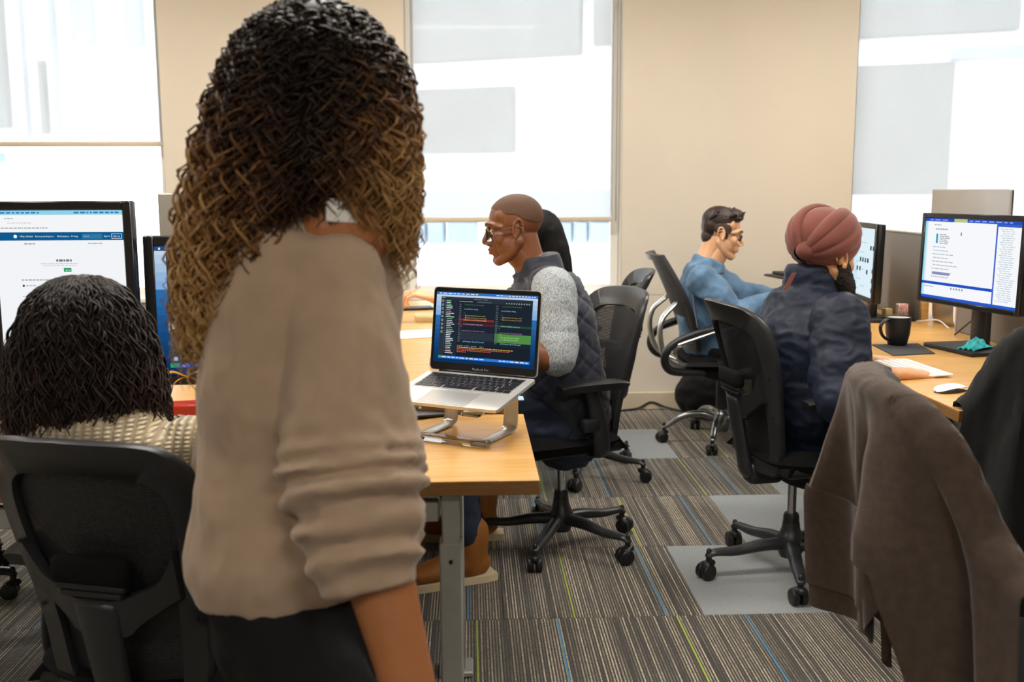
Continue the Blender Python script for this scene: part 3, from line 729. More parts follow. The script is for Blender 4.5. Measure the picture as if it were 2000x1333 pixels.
def hand_shapes(mb, M, s=1, curl=(.35, .5, .35), spread=.06, thumb=(.55, .75, -.25)):
    mb.tube([(0, -.03, 0), (0, .0, 0), (0, .04, .001), (0, .088, .0)], [(.027, .020), (.029, .019), (.039, .0165), (.040, .0125)], 16, side=(1, 0, 0), M=M, sub=4) if M is None else mb.tube([M @ V(p) for p in ((0, -.03, 0), (0, .0, 0), (0, .04, .001), (0, .088, 0))], [(.027, .020), (.029, .019), (.039, .0165), (.040, .0125)], 16, side=M.to_3x3() @ V((1, 0, 0)), sub=4)
    ln = [(.044, .027, .021), (.048, .030, .022), (.045, .028, .021), (.035, .021, .019)]
    for i in range(4):
        x = s*(.033-.0222*i); d = s*(1.5-i)*spread; p = V((x, .084-.004*abs(i-1), .001)); pts = [p.copy()]; pit = 0.
        for k in range(3):
            pit += curl[k]*(1+.08*i); p = p + V((math.sin(d)*math.cos(pit), math.cos(d)*math.cos(pit), -math.sin(pit)))*ln[i][k]; pts.append(p.copy())
        w = [.0088, .0083, .0077, .0068] if i < 3 else [.0079, .0074, .0068, .0060]
        pts2, r2 = [pts[0]], [w[0]]
        for k in range(3):
            m_ = (pts[k]+pts[k+1])/2; pts2 += [m_, pts[k+1]]; r2 += [w[k]*.94, w[k+1]*1.04]
        mb.tube([M @ q for q in pts2], r2, 10, sub=2)
    d = V((s*thumb[0], thumb[1], thumb[2])).normalized(); p = V((s*.026, .022, -.004)); q = p+d*.042; d2 = (d+V((-s*.35, .25, -.1))).normalized(); r_ = q+d2*.032; d3 = (d2+V((-s*.2, .1, -.15))).normalized()
    mb.tube([M @ p, M @ ((p+q)/2), M @ q, M @ r_, M @ (r_+d3*.022)], [.0145, .014, .0115, .0105, .0085], 10, sub=3)
def wrinkle(me, amp, f=14, st=(1, 1, 1), seed=0, mask=None):
    def fn(co):
        c = co*np.array(st)
        n = nz3(c, f, seed); n2 = nz3(c, f*2.3, seed+9)
        d = amp*(.5-np.abs(n)*1.6)+amp*.35*n2
        return d if mask is None else d*mask(co)
    displace(me, fn)
def cloth(name, mb, voxel, m, root, it=3, wr=None):
    me = remeshed(mb, voxel, it)
    for w in (wr or []): wrinkle(me, **w)
    return settle(skin_obj(name, me, m), root)
def body_obj(root, mb, hm, hands, m):
    parts = [remeshed(mb, .009, 3), hm]
    if hands is not None: parts.append(remeshed(hands, .0027, 2, .35))
    return settle(skin_obj('body', merge_meshes(parts), m), root)
def limb_arm(mb, a, b, c, r=(.052, .042, .036, .028)):
    a, b, c = V(a), V(b), V(c); mb.tube([a, a.lerp(b, .5), b, b.lerp(c, .35), c], [r[0], r[0]*.92, r[1], r[1]*.98, r[3]], 14, sub=4)
def leg(mb, h, k, a, r=(.085, .06, .055, .042), toe=None):
    h, k, a = V(h), V(k), V(a); mb.tube([h, h.lerp(k, .5), k, k.lerp(a, .35), a], [r[0], r[0]*.9, r[1], r[2], r[3]], 16, sub=4)
def foot(mb, a, d, L=.24, w=.045):
    a = V(a); d = V(d).normalized(); g = V((a.x, a.y, 0))
    mb.tube([g - d*.05+V((0, 0, .045)), g+d*.05+V((0, 0, .05)), g+d*.12+V((0, 0, .038)), g+d*(L-.08)+V((0, 0, .026))], [(.034, .04), (.038, .045), (w, .032), (w*.8, .02)], 14, side=d.cross(V((0, 0, 1))), sub=4)
def strands(name, P, rad, along, m, root, sides=3, extra=None):
    """P: n x k x 3 polylines swept into thin tubes, one mesh"""
    P = np.asarray(P); n, k, _ = P.shape
    T = np.gradient(P, axis=1); T /= np.linalg.norm(T, axis=2, keepdims=True)+1e-9
    ref = np.array([.31, .22, .92]); A = np.cross(T, ref); A /= np.linalg.norm(A, axis=2, keepdims=True)+1e-9; B = np.cross(T, A)
    tt = np.linspace(0, 1, k); prof = np.clip(np.minimum(.5+tt*6, (1-tt)*4+.25), 0, 1)
    R = (rad if np.ndim(rad) else np.full(n, rad))[:, None]*prof[None]
    ring = [P + (A*math.cos(2*math.pi*j/sides)+B*math.sin(2*math.pi*j/sides))*R[..., None] for j in range(sides)]
    Vv = np.stack(ring, 2).reshape(-1, 3); al = np.repeat(along[:, :, None], sides, 2).reshape(-1)
    base_i = (np.arange(n)[:, None]*k + np.arange(k-1)[None])*sides
    F = []
    for j in range(sides):
        j2 = (j+1) % sides; F.append(np.stack([base_i+j, base_i+j2, base_i+sides+j2, base_i+sides+j], -1).reshape(-1, 4))
    F = np.concatenate(F); 
    if extra is not None:
        co = co_of(extra); o = len(Vv); Vv = np.concatenate([Vv, co]); al = np.concatenate([al, np.zeros(len(co))])
        EF = [tuple(i+o for i in p.vertices) for p in extra.polygons]
    else: EF = []
    me = bpy.data.meshes.new(name); me.from_pydata(Vv.tolist(), [], F.tolist()+EF); me.materials.append(MATS[m])
    a = me.attributes.new('along', 'FLOAT', 'POINT'); a.data.foreach_set('value', al.astype(np.float32))
    me.polygons.foreach_set('use_smooth', [True]*len(me.polygons)); me.update()
    return settle(obj_from(name, me), root)
def bez(p0, p1, p2, p3, k):
    t = np.linspace(0, 1, k)[None, :, None]; return ((1-t)**3)*p0[:, None]+3*((1-t)**2)*t*p1[:, None]+3*(1-t)*t*t*p2[:, None]+t**3*p3[:, None]
def curl(P, rad, turns, rng, grow=.25):
    n, k, _ = P.shape; t = np.linspace(0, 1, k)
    T = np.gradient(P, axis=1); T /= np.linalg.norm(T, axis=2, keepdims=True)+1e-9
    A = np.cross(T, np.array([.5, .7, .51])); A /= np.linalg.norm(A, axis=2, keepdims=True)+1e-9; B = np.cross(T, A)
    ph = rng.uniform(0, 6.28, n)[:, None]+turns[:, None]*6.283*t[None]*rng.choice([-1, 1], n)[:, None]
    g = np.clip(t/grow, 0, 1)[None]*rad[:, None]
    return P + A*(np.cos(ph)*g)[..., None] + B*(np.sin(ph)*g)[..., None]

# ------------------------------------------------ woman walking past in the foreground
def walking_woman():
    F = V((-.8, .6, 0)); S = V((.6, .8, 0)); b = at(588, 1000, 1.5); b.z = 0; U = V((0, 0, 1))
    r = empty('person', b); L = lambda s, f, u: b+S*s+F*f+U*u
    hc = at(602, 175, 1.5)
    HM = frame(hc, F+V((0, 0, -.05)), U)
    hm = head_mesh(HM)
    neck = at(628, 430, 1.5); chest = at(600, 610, 1.5); waist = at(580, 860, 1.5); hip = at(575, 1110, 1.5)
    sh = at(655, 545, 1.42); el = at(690, 930, 1.35); wr = at(800, 1350, 1.29); shr = at(560, 500, 1.66); elr = at(470, 860, 1.75); wrr = at(420, 1100, 1.85)
    hip2 = L(0, 0, .76)
    hl, hr = L(-.07, -.0, .69), L(.07, .02, .69); kl, kr = L(-.085, -.22, .44), L(.085, .20, .42); al, ar = L(-.09, -.52, .14), L(.09, .30, .07)
    mb = MB(); mb.tube([hip2, waist, chest, neck], [(.14, .10), (.11, .09), (.13, .09), (.06, .055)], 18, side=S)
    mb.tube([chest+U*.1, neck, hc-U*.05], [.07, .05, .05], 14)
    limb_arm(mb, sh, el, wr, (.045, .050, .046, .038)); limb_arm(mb, shr, elr, wrr, (.04, .036, .034, .024)); leg(mb, hl, kl, al, (.07, .055, .05, .04)); leg(mb, hr, kr, ar, (.07, .055, .05, .04)); foot(mb, al, F-U*.2, .22, .04); foot(mb, ar, F, .22, .04)
    hd = MB(); dd = (wr-el).normalized(); hand_shapes(hd, frame(wr, dd, -S+V((.2, -.1, 0))), s=-1); hand_shapes(hd, frame(wrr, (wrr-elr).normalized(), S), s=1)
    body_obj(r, mb, hm, hd, 'skin_brown'); eyes(r, HM); brows(r, HM, 'brown_hair')
    # loose knit top with pushed-up sleeves
    t = MB()
    t.tube([at(585, 1128, 1.5), at(580, 1060, 1.5), at(578, 960, 1.5), waist, at(592, 730, 1.5), chest, at(614, 500, 1.5), at(634, 440, 1.5), at(644, 396, 1.49)],
           [(.160, .134), (.172, .142), (.160, .130), (.150, .124), (.162, .125), (.160, .120), (.142, .110), (.108, .102), (.090, .088)], 30, side=S, sub=5, caps=False, fn=lambda k, q: 1+.018*math.sin(q*7+k*5)*max(0, .6-k))
    cuff = at(722, 1150, 1.31)
    P = [sh, sh.lerp(el, .3), sh.lerp(el, .6), sh.lerp(el, .85), el, el.lerp(cuff, .5), cuff]
    t.tube(P, [.066, .078, .086, .092, .094, .084, .064], 26, sub=10, caps=False, fn=lambda k, q: 1+(.115*math.sin(k*62+1.6*math.sin(q+.4)+q*.5)+.045*math.sin(k*97+2*q))*max(0, min(1, (k-.40)/.2))*max(0, min(1, (1-k)/.1)))
    t.ell(sh, (.068, .066, .066), 18, 12)
    t.tube([shr, elr, wrr.lerp(elr, .25)], [.07, .075, .05], 16)
    t.tube([sh+V((-.01, .03, .006)), sh.lerp(neck, .5)-U*.028, neck-U*.05, shr], [.062, .064, .066, .066], 16)
    me = remeshed(t, .0062, 2); wrinkle(me, .007, 9, (1, 1, .5), 3); wrinkle(me, .003, 26, (1, 1, .6), 5)
    settle(skin_obj('knit_top', me, 'beige_top'), r)
    tg = MB().box((0, 0, 0), (.045, .004, .032), .0015, 1).build('neck_tag', 'white_tag', r); tg.data.transform(frame(at(668, 412, 1.398), V((-.45, .85, -.2)), V((.1, .0, 1)))); tg.location = -r.location
    tr = MB(); tr.tube([L(0, 0, .76), L(0, 0, .70), L(0, -.01, .63)], [(.12, .09), (.150, .122), (.155, .13)], 24, side=S)
    for h, k, a in ((hl, kl, al), (hr, kr, ar)): leg(tr, h, k, a, (.092, .085, .075, .06))
    tr2 = cloth('trousers', tr, .009, 'black_trousers', r, 3, [dict(amp=.006, f=10, seed=2)])
    for a, d in ((al, F-U*.2), (ar, F)):
        s_ = MB(); foot(s_, a, d, .25, .048); s_.build('shoe', 'black', r).location = -r.location
    # curls
    rng = np.random.default_rng(11); n = 3900; k = 56
    c0 = np.array(hc)
    ph = rng.uniform(0, 2*np.pi, n); ct = rng.uniform(-.45, 1, n); st = np.sqrt(1-ct**2)
    d = np.stack([np.cos(ph)*st, np.sin(ph)*st, ct], 1)
    fdir = np.array([F.x, F.y]); fa = d[:, 0]*fdir[0]+d[:, 1]*fdir[1]
    keep = ~((fa > .45) & (ct < .55)); d = d[keep]; ph = ph[keep]; n = len(d); fa = fa[keep]; ct = ct[keep]
    p0 = np.array(HM @ V((0, -.014, .034))) + d*np.array([.098, .098, .086])
    az = ph + rng.normal(0, .35, n); cx, cy = np.cos(az), np.sin(az)
    # silhouette: fuller and longer to the left, shorter to the right
    left = np.clip(-cx, 0, 1); right = np.clip(cx, 0, 1); near = np.clip(-cy, 0, 1)
    rx = .150+.045*left - .002*right; u = rng.uniform(0, 1, n)**.55
    zend = 1.205 - .15*np.clip(left*1.6, 0, 1) - .0*right + .07*near*(1-left) + rng.normal(0, .03, n)
    zend = np.where((near > .5) & (cx > -.12) & (cx < .5), np.maximum(zend, 1.240+rng.normal(0, .02, n)), zend)
    rend = (.10+u*(rx-.10)) ; 
    p3 = np.stack([c0[0]+cx*rend*1.02-.006, c0[1]+cy*rend*.78, zend], 1)
    out = np.stack([cx, cy*.8, np.zeros(n)], 1)
    p1 = p0 + d*np.array([.05, .045, .035])*(.35+u[:, None]*.65) ; p1[:, 2] -= .01
    p2 = np.stack([c0[0]+cx*rend*1.12, c0[1]+cy*rend*.9, (p0[:, 2]*.40+zend*.60)+.02], 1)
    B = bez(p0, p1, p2, p3, k); ln = np.linalg.norm(np.diff(B, axis=1), axis=2).sum(1)
    B = curl(B, rng.uniform(.006, .013, n), ln/rng.uniform(.034, .06, n), rng)
    t_ = np.linspace(0, 1, k)[None]
    sidef = np.clip(np.abs(cx-.05)*1.25, .0, 1)**1.3*(.35+.65*u)
    alg = np.clip(t_*1.15*(.30+.78*sidef[:, None]) + rng.normal(0, .10, n)[:, None], 0, 1)
    co_ = V(HM @ V((0, -.016, .036))); core = MB(); core.ell(co_, (.102, .102, .092), 24, 16); core.ell(hc+V((-.012, .01, -.085)), (.125, .085, .12), 24, 16)
    cm = remeshed(core, .012, 2)
    strands('hair', B, rng.uniform(.0012, .0026, n), alg, 'caramel_curls', r, 4, cm)
    tag(r, 'woman walking past with long caramel curly hair, beige top and black trousers', 'person')
walking_woman()

# ------------------------------------------------ woman seated at left, seen from behind
def seated_curly():
    F = V((.06, 1, 0)).normalized(); S = V((F.y, -F.x, 0)); b = V((-.565, 2.0, 0)); U = V((0, 0, 1)); r = empty('person', b); L = lambda s, f, u: b+S*s+F*f+U*u
    hc = at(166, 672, 1.92); HM = frame(hc, F+V((-.08, 0, -.05)), U); hm = head_mesh(HM)
    neck = hc+V((.012, -.015, -.115)); chest = V((-.635, 1.955, .68)); shc = V((-.685, 1.885, .820))
    sr, sl = shc+S*.165+U*-.012, shc-S*.165-U*.012; er, el = V((-.455, 1.95, .60)), V((-.80, 2.06, .62)); wr_, wl = V((-.58, 2.16, .72)), V((-.78, 2.20, .72))
    kr, kl = L(.13, .36, .45), L(-.13, .36, .45); ar, al = L(.13, .40, .09), L(-.13, .40, .09)
    mb = MB(); mb.tube([L(0, 0, .43), L(0, 0, .54), chest, shc, neck], [(.15, .11), (.12, .10), (.13, .09), (.11, .06), (.045, .045)], 18, side=S); mb.tube([shc, neck, hc], [.06, .05, .05], 12)
    limb_arm(mb, sr-U*.02, er, wr_, (.042, .038, .034, .026)); limb_arm(mb, sl-U*.02, el, wl, (.042, .038, .034, .026)); leg(mb, L(.08, 0, .44), kr, ar); leg(mb, L(-.08, 0, .44), kl, al)
    hd = MB(); hand_shapes(hd, frame(wr_, (-.8, .6, 0), U), s=-1); hand_shapes(hd, frame(wl, (-.2, 1, 0), U), s=1)
    body_obj(r, mb, hm, hd, 'skin_light'); eyes(r, HM); brows(r, HM, 'brown_hair')
    t = MB(); t.tube([L(0, 0, .42), L(0, 0, .54), chest, shc-U*.01, shc+U*.05, shc+U*.085], [(.185, .145), (.17, .135), (.185, .13), (.180, .118), (.115, .105), (.075, .08)], 26, side=S)
    for a, e_, w in ((sr, er, wr_), (sl, el, wl)): t.tube([a-U*.005, a.lerp(e_, .5), e_, e_.lerp(w, .5), w], [.066, .070, .064, .055, .042], 18)
    cloth('knit_sweater', t, .008, 'knit', r, 3, [dict(amp=.004, f=9, seed=1)])
    tr = MB(); tr.tube([L(0, -.02, .46), L(0, .02, .42)], [(.17, .13), (.17, .12)], 20, side=S)
    for h, k_, a in ((L(.09, 0, .44), kr, ar), (L(-.09, 0, .44), kl, al)): leg(tr, h, k_, a, (.09, .072, .065, .055))
    cloth('trousers', tr, .010, 'black_trousers', r)
    for a in (ar, al): s_ = MB(); foot(s_, a, F); s_.build('shoe', 'black', r).location = -r.location
    rng = np.random.default_rng(5); n = 3000; k = 44; c0 = np.array(hc)
    ph = rng.uniform(0, 2*np.pi, n); ct = 1-1.3*rng.uniform(0, 1, n)**1.5; st = np.sqrt(1-ct**2); d = np.stack([np.cos(ph)*st, np.sin(ph)*st, ct], 1)
    keep = ~((d[:, 1] > .35) & (ct < .6)); d = d[keep]; ph = ph[keep]; n = len(d); ct = ct[keep]
    p0 = np.array(HM @ V((0, -.014, .034)))+d*np.array([.083, .105, .093]); az = ph+rng.normal(0, .22, n)
    # parted on top: strands near the crown fall to one side or the other
    cx, cy = np.cos(az), np.sin(az); cy = np.where(cy > .5, cy*.5, cy)
    u = rng.uniform(0, 1, n)**.5; rend = .086+u*.046+.008*np.clip(cx, 0, 1); zend = .835+rng.normal(0, .025, n)-.0*cx+.02*np.clip(cy, 0, 1)
    p3 = np.stack([c0[0]+cx*rend*1.06-.004, c0[1]+cy*rend*.95-.01, zend], 1)
    tgz = np.stack([cx, cy, np.zeros(n)], 1); p1 = p0+d*np.array([.014, .014, .008])+tgz*(.055*np.clip(ct, 0, 1)**2)[:, None]; p2 = np.stack([c0[0]+cx*rend*1.05, c0[1]+cy*rend-.01, .5*p0[:, 2]+.5*zend+.02], 1)
    B = bez(p0, p1, p2, p3, k); ln = np.linalg.norm(np.diff(B, axis=1), axis=2).sum(1)
    B = curl(B, rng.uniform(.005, .015, n), ln/rng.uniform(.06, .10, n), rng, .8)
    # a few stray hairs
    m_ = 46; q = rng.integers(0, n, m_); St = B[q].copy(); St += (St-c0)*rng.uniform(.04, .16, m_)[:, None, None]*np.linspace(0, 1, k)[None, :, None]; B2 = np.concatenate([B, St]); rad = np.concatenate([rng.uniform(.0012, .0026, n), np.full(m_, .0006)])
    alg = np.clip(np.linspace(0, 1, k)[None]*rng.uniform(.4, 1.1, n+m_)[:, None]+rng.normal(0, .1, n+m_)[:, None], 0, 1)
    core = MB(); core.ell(V(HM @ V((0, -.016, .036))), (.079, .101, .088), 24, 16); core.ell(hc+V((0, -.03, -.10)), (.086, .070, .105), 24, 16)
    strands('hair', B2, rad, alg, 'dark_curls', r, 4, remeshed(core, .012, 2))
    tag(r, 'seated woman with dark curly hair and cream knit sweater, seen from behind', 'person')
seated_curly()

# ------------------------------------------------ bald man in the navy quilted vest
def vest_man():
    F = V((-1, .05, 0)).normalized(); S = V((F.y, -F.x, 0)); U = V((0, 0, 1)); Y0 = 3.52
    b = V((.33, Y0, 0)); r = empty('person', b)
    hc = at(1003, 446, Y0); HM = frame(hc, F+V((0, -.06, -.16)), V((-.05, 0, 1))) @ Matrix.Scale(.97, 4)
    hm = head_mesh(HM, ear=1.05, nose=1.25, jaw=1.1)
    neck = at(1048, 528, Y0); pel = V((.34, Y0, .48)); wa = at(1098, 740, Y0); ch = at(1074, 630, Y0); uc = at(1060, 565, Y0)
    sl, sr = at(1082, 570, Y0-.175), at(1075, 566, Y0+.175); el = at(1088, 700, 3.27); wl = at(930, 668, 3.22); er, wr_ = at(1062, 690, 3.78), at(930, 640, 3.72)
    hL, hR = V((.31, Y0-.09, .48)), V((.31, Y0+.09, .48)); kL, kR = V((-.075, 3.36, .50)), V((-.09, 3.66, .50)); aL, aR = V((-.018, 3.235, .11)), V((.02, 3.66, .11))
    mb = MB(); mb.tube([pel, wa, ch, uc, neck], [(.15, .11), (.14, .11), (.15, .11), (.13, .085), (.055, .055)], 18, side=S); mb.tube([uc, neck, hc-U*.06], [.07, .057, .055], 14)
    limb_arm(mb, sl, el, wl, (.05, .047, .04, .030)); limb_arm(mb, sr, er, wr_); leg(mb, hL, kL, aL); leg(mb, hR, kR, aR)
    hd = MB(); hand_shapes(hd, frame(wl, (-1, .1, -.1), U), s=1); hand_shapes(hd, frame(wr_, (-1, -.1, -.1), U), s=-1)
    body_obj(r, mb, hm, hd, 'skin_dark'); eyes(r, HM); brows(r, HM, 'stubble')
    o = MB().ell((0, .0972, -.0605), (.020, .0062, .0048), 14, 8).ell((0, .0955, -.0725), (.018, .0066, .0058), 14, 8).build('lips', 'lip', r); o.data.transform(HM); o.location = -r.location
    # cropped hair: a close cap ending at the hairline
    cap = MB()
    def capf(u, v):
        a = u*2*math.pi; th = v*1.0
        fr = max(0, math.sin(a)); bk = max(0, -math.sin(a)); lim = 1.22-.24*fr**1.5+.72*bk**.7+.16*abs(math.cos(a))**3
        th = max(v*lim, .02); return (.0765*math.sin(th)*math.cos(a), -.014+.0985*math.sin(th)*math.sin(a), .034+.0845*math.cos(th))
    cap.grid(capf, 40, 22); o = cap.build('cropped_hair', 'stubble', r); o.data.transform(HM); o.location = -r.location
    glasses(r, HM, 'glasses_metal', .0019, (.024, .020), -.006)
    # vest with stand-up collar
    vb = MB(); vb.tube([pel-U*.01, V((.335, Y0, .56)), wa, ch, uc-U*.0, at(1054, 540, Y0)], [(.185, .15), (.18, .15), (.172, .145), (.178, .155), (.165, .130), (.085, .085)], 28, side=S, sub=5)
    for s_, p in ((1, sr), (-1, sl)): vb.tube([uc, p+(uc-p)*.25+U*.012], [.085, .075], 16)
    nd = (hc-neck).normalized()
    vb.tube([neck+V((.010, 0, -.035)), neck+V((.012, 0, .010)), neck+V((.006, 0, .052))], [(.086, .090), (.078, .082), (.070, .074)], 26, side=V((.0, 1, 0)), sub=3, caps=False)
    me = remeshed(vb, .0075, 3)
    def quilt(co):
        z, x = co[:, 2], co[:, 0]; a = np.abs(np.sin((z+x*1.0)*46)); c = np.abs(np.sin((z-x*1.0)*46)); return .006*np.minimum(1, np.minimum(a, c)*2.2)*(co[:, 2] < .99)
    displace(me, quilt); wrinkle(me, .005, 9, (1, 1, 1), 4); settle(skin_obj('quilted_vest', me, 'vest'), r)
    # shirt sleeves, rolled above the elbow
    for s_, a, e_ in (('sleeve', sl, el), ('sleeve', sr, er)):
        t = MB(); cu = e_+(a-e_)*.06
        t.tube([a.lerp(uc, .2)+U*.01, a, a.lerp(cu, .35), a.lerp(cu, .75), cu], [.070, .074, .073, .068, .062], 26, sub=8, fn=lambda k, q: 1+.05*math.sin(k*30+1.5*math.sin(q))*max(0, min(1, (k-.3)/.3)))
        t.tube([cu+(a-cu)*.20, cu-(a-cu)*.02], [.073, .068], 22)
        cloth('shirt_sleeve', t, .0065, 'flecked_shirt', r, 2, [dict(amp=.006, f=15, st=(1, 1, .7), seed=6)])
    tr = MB(); tr.tube([pel-U*.05, pel+U*.05], [(.17, .13), (.165, .13)], 20, side=S); leg(tr, hL, kL, aL+U*.06, (.10, .08, .07, .056)); leg(tr, hR, kR, aR, (.10, .08, .07, .056))
    cloth('jeans', tr, .009, 'jeans', r, 3, [dict(amp=.008, f=12, st=(1, 1, 1.6), seed=8)])
    for a, d in ((aL, V((-1, -.38, 0))), (aR, V((-1, 0, 0)))):
        d.normalize(); g = V((a.x, a.y, 0)); sd = d.cross(U)
        bt = MB(); bt.tube([g-d*.02+U*.17, g-d*.015+U*.11, g-d*.01+U*.065], [(.054, .060), (.052, .060), (.048, .060)], 18, side=sd); bt.tube([g-d*.045+U*.062, g+d*.03+U*.074, g+d*.10+U*.058, g+d*.175+U*.049], [(.041, .042), (.045, .048), (.047, .036), (.043, .027)], 18, side=sd)
        bo = settle(skin_obj('boot', remeshed(bt, .006, 4), 'boot'), r)
        so = MB(); P = [(-.10, .0, .034), (-.06, 0, .042), (.02, 0, .040), (.10, 0, .047), (.17, 0, .045), (.215, 0, .026)]
        pol = [(x, w) for x, _, w in P]+[(x, -w) for x, _, w in P[::-1]]
        so.prism(pol, .002, .026, M=frame(g, sd, U) @ Matrix.Rotation(math.pi, 4, 'Z') if False else Matrix.Translation(g) @ Matrix.Rotation(math.atan2(d.y, d.x), 4, 'Z'))
        so.build('sole', 'boot_sole', bo)
        la = MB()
        for i in range(5):
            p = g+d*(.035+.022*i-.0)+U*(.128-.016*i); la.tube([p+sd*.026, p+U*.006, p-sd*.026], [.003]*3, 6)
        la.build('laces', 'boot_sole', bo)
    tag(r, 'bald man in glasses, navy quilted vest and flecked shirt, facing left', 'person')
vest_man()

# ------------------------------------------------ man in the denim jacket
def denim_man():
    F = V((1, -.05, 0)).normalized(); S = V((F.y, -F.x, 0)); U = V((0, 0, 1)); Y0 = 5.02; b = V((1.26, Y0, 0)); r = empty('person', b)
    hc = at(1410, 456, Y0); HM = frame(hc, F+V((0, -.10, -.22)), V((.05, 0, 1))) @ Matrix.Scale(.98, 4); hm = head_mesh(HM)
    neck = at(1386, 520, Y0); pel = V((1.24, Y0, .51)); wa = at(1382, 655, Y0); ch = at(1374, 585, Y0); uc = at(1376, 540, Y0)
    sr, sl = at(1374, 550, Y0-.185), at(1384, 540, Y0+.185); er, wr_ = at(1436, 612, 4.80), at(1512, 588, 4.82); el, wl = at(1450, 575, 5.22), at(1515, 578, 5.15)
    kR, kL = at(1520, 705, 4.86), at(1520, 705, 5.14); kR.z = kL.z = .52; aR, aL = V((1.78, 4.88, .1)), V((1.78, 5.12, .1))
    hR, hL = pel-V((0, .09, .01)), pel+V((0, .09, -.01))
    mb = MB(); mb.tube([pel, wa, ch, uc, neck], [(.15, .11), (.14, .11), (.15, .11), (.13, .085), (.055, .055)], 18, side=S); mb.tube([uc, neck, hc-U*.06], [.07, .057, .055], 14)
    limb_arm(mb, sr, er, wr_); limb_arm(mb, sl, el, wl); leg(mb, hR, kR, aR); leg(mb, hL, kL, aL)
    hd = MB(); hand_shapes(hd, frame(wr_, (1, .1, -.1), U), s=-1); hand_shapes(hd, frame(wl, (1, -.1, -.1), U), s=1)
    body_obj(r, mb, hm, hd, 'skin_light'); eyes(r, HM); brows(r, HM, 'brown_hair'); glasses(r, HM, 'black', .0024, (.025, .015), -.004)
    # hair: long on top, faded sides
    top = MB(); rg = random.Random(4)
    top.ell((0, -.022, .058), (.074, .094, .076), 24, 14); top.ell((0, -.05, .03), (.070, .062, .072), 20, 12); top.ell((0, .035, .098), (.060, .052, .036), 20, 12)
    for i in range(46):
        a, c_ = rg.uniform(-1, 1), rg.uniform(-.09, .075); p = V((a*.058, c_, .105-.035*a*a-.9*c_*c_*3)); d = V((a*.02+rg.uniform(-.012, .012), .016+rg.uniform(-.01, .014), .020+rg.uniform(-.005, .014)))
        top.tube([p, p+d*.6+U*.006, p+d*1.1], [.010, .0085, .003], 7, sub=2)
    hme = remeshed(top, .0034, 2); o = skin_obj('hair', hme, 'brown_hair', r); o.data.transform(HM); o.location = -r.location
    sd_ = MB()
    for s in (-1, 1):
        sd_.ell((s*.060, -.010, .026), (.0165, .050, .036), 16, 12); sd_.ell((s*.0705, .020, -.006), (.006, .008, .022), 12, 8)
    sd_.ell((0, -.064, -.024), (.053, .036, .045), 18, 12)
    o = skin_obj('faded_sides', remeshed(sd_, .0045, 2), 'fade_hair', r); o.data.transform(HM); o.location = -r.location
    t = MB(); t.tube([V((1.262, Y0, .475)), V((1.25, Y0, .53)), wa, ch, uc, neck-U*.035], [(.178, .150), (.182, .150), (.165, .135), (.182, .135), (.16, .10), (.085, .08)], 28, side=S, sub=5, caps=False)
    for a, e_, w in ((sr, er, wr_), (sl, el, wl)): t.tube([a, a.lerp(e_, .5), e_, e_.lerp(w, .5), w], [.078, .072, .062, .055, .046], 20, sub=7, fn=lambda k, q: 1+.045*math.sin(k*34+1.4*math.sin(q)))
    t.tube([neck+V((-.012, 0, -.035)), neck+V((-.010, 0, .016)), neck+V((-.004, 0, .036))], [(.084, .084), (.072, .076), (.066, .070)], 22, side=S, caps=False)
    j = cloth('denim_jacket', t, .0075, 'denim', r, 2, [dict(amp=.013, f=9, st=(1, 1, 1), seed=12), dict(amp=.003, f=24, seed=3)])
    for P in ([at(1362, 515, 4.84), at(1352, 545, 4.82), at(1354, 590, 4.825), at(1362, 640, 4.835)], [at(1357, 560, 4.815), at(1385, 575, 4.785), at(1405, 598, 4.785)]):
        q = MB().tube(P, [.0025]*len(P), 6).build('seam', 'denim_seam', j)
    bt = MB().ell(at(1428, 690, 4.845), (.009, .006, .009), 12, 8).build('button', 'gold', j)
    tr = MB(); tr.tube([pel-U*.05, pel+U*.03], [(.17, .13), (.165, .13)], 20, side=S); leg(tr, hR, kR, aR, (.10, .08, .065, .055)); leg(tr, hL, kL, aL, (.10, .08, .065, .055)); cloth('trousers', tr, .010, 'black_trousers', r)
    for a in (aR, aL): s_ = MB(); foot(s_, a, F); s_.build('shoe', 'black', r).location = -r.location
    tag(r, 'man with short dark hair, black glasses and blue denim jacket', 'person')
denim_man()

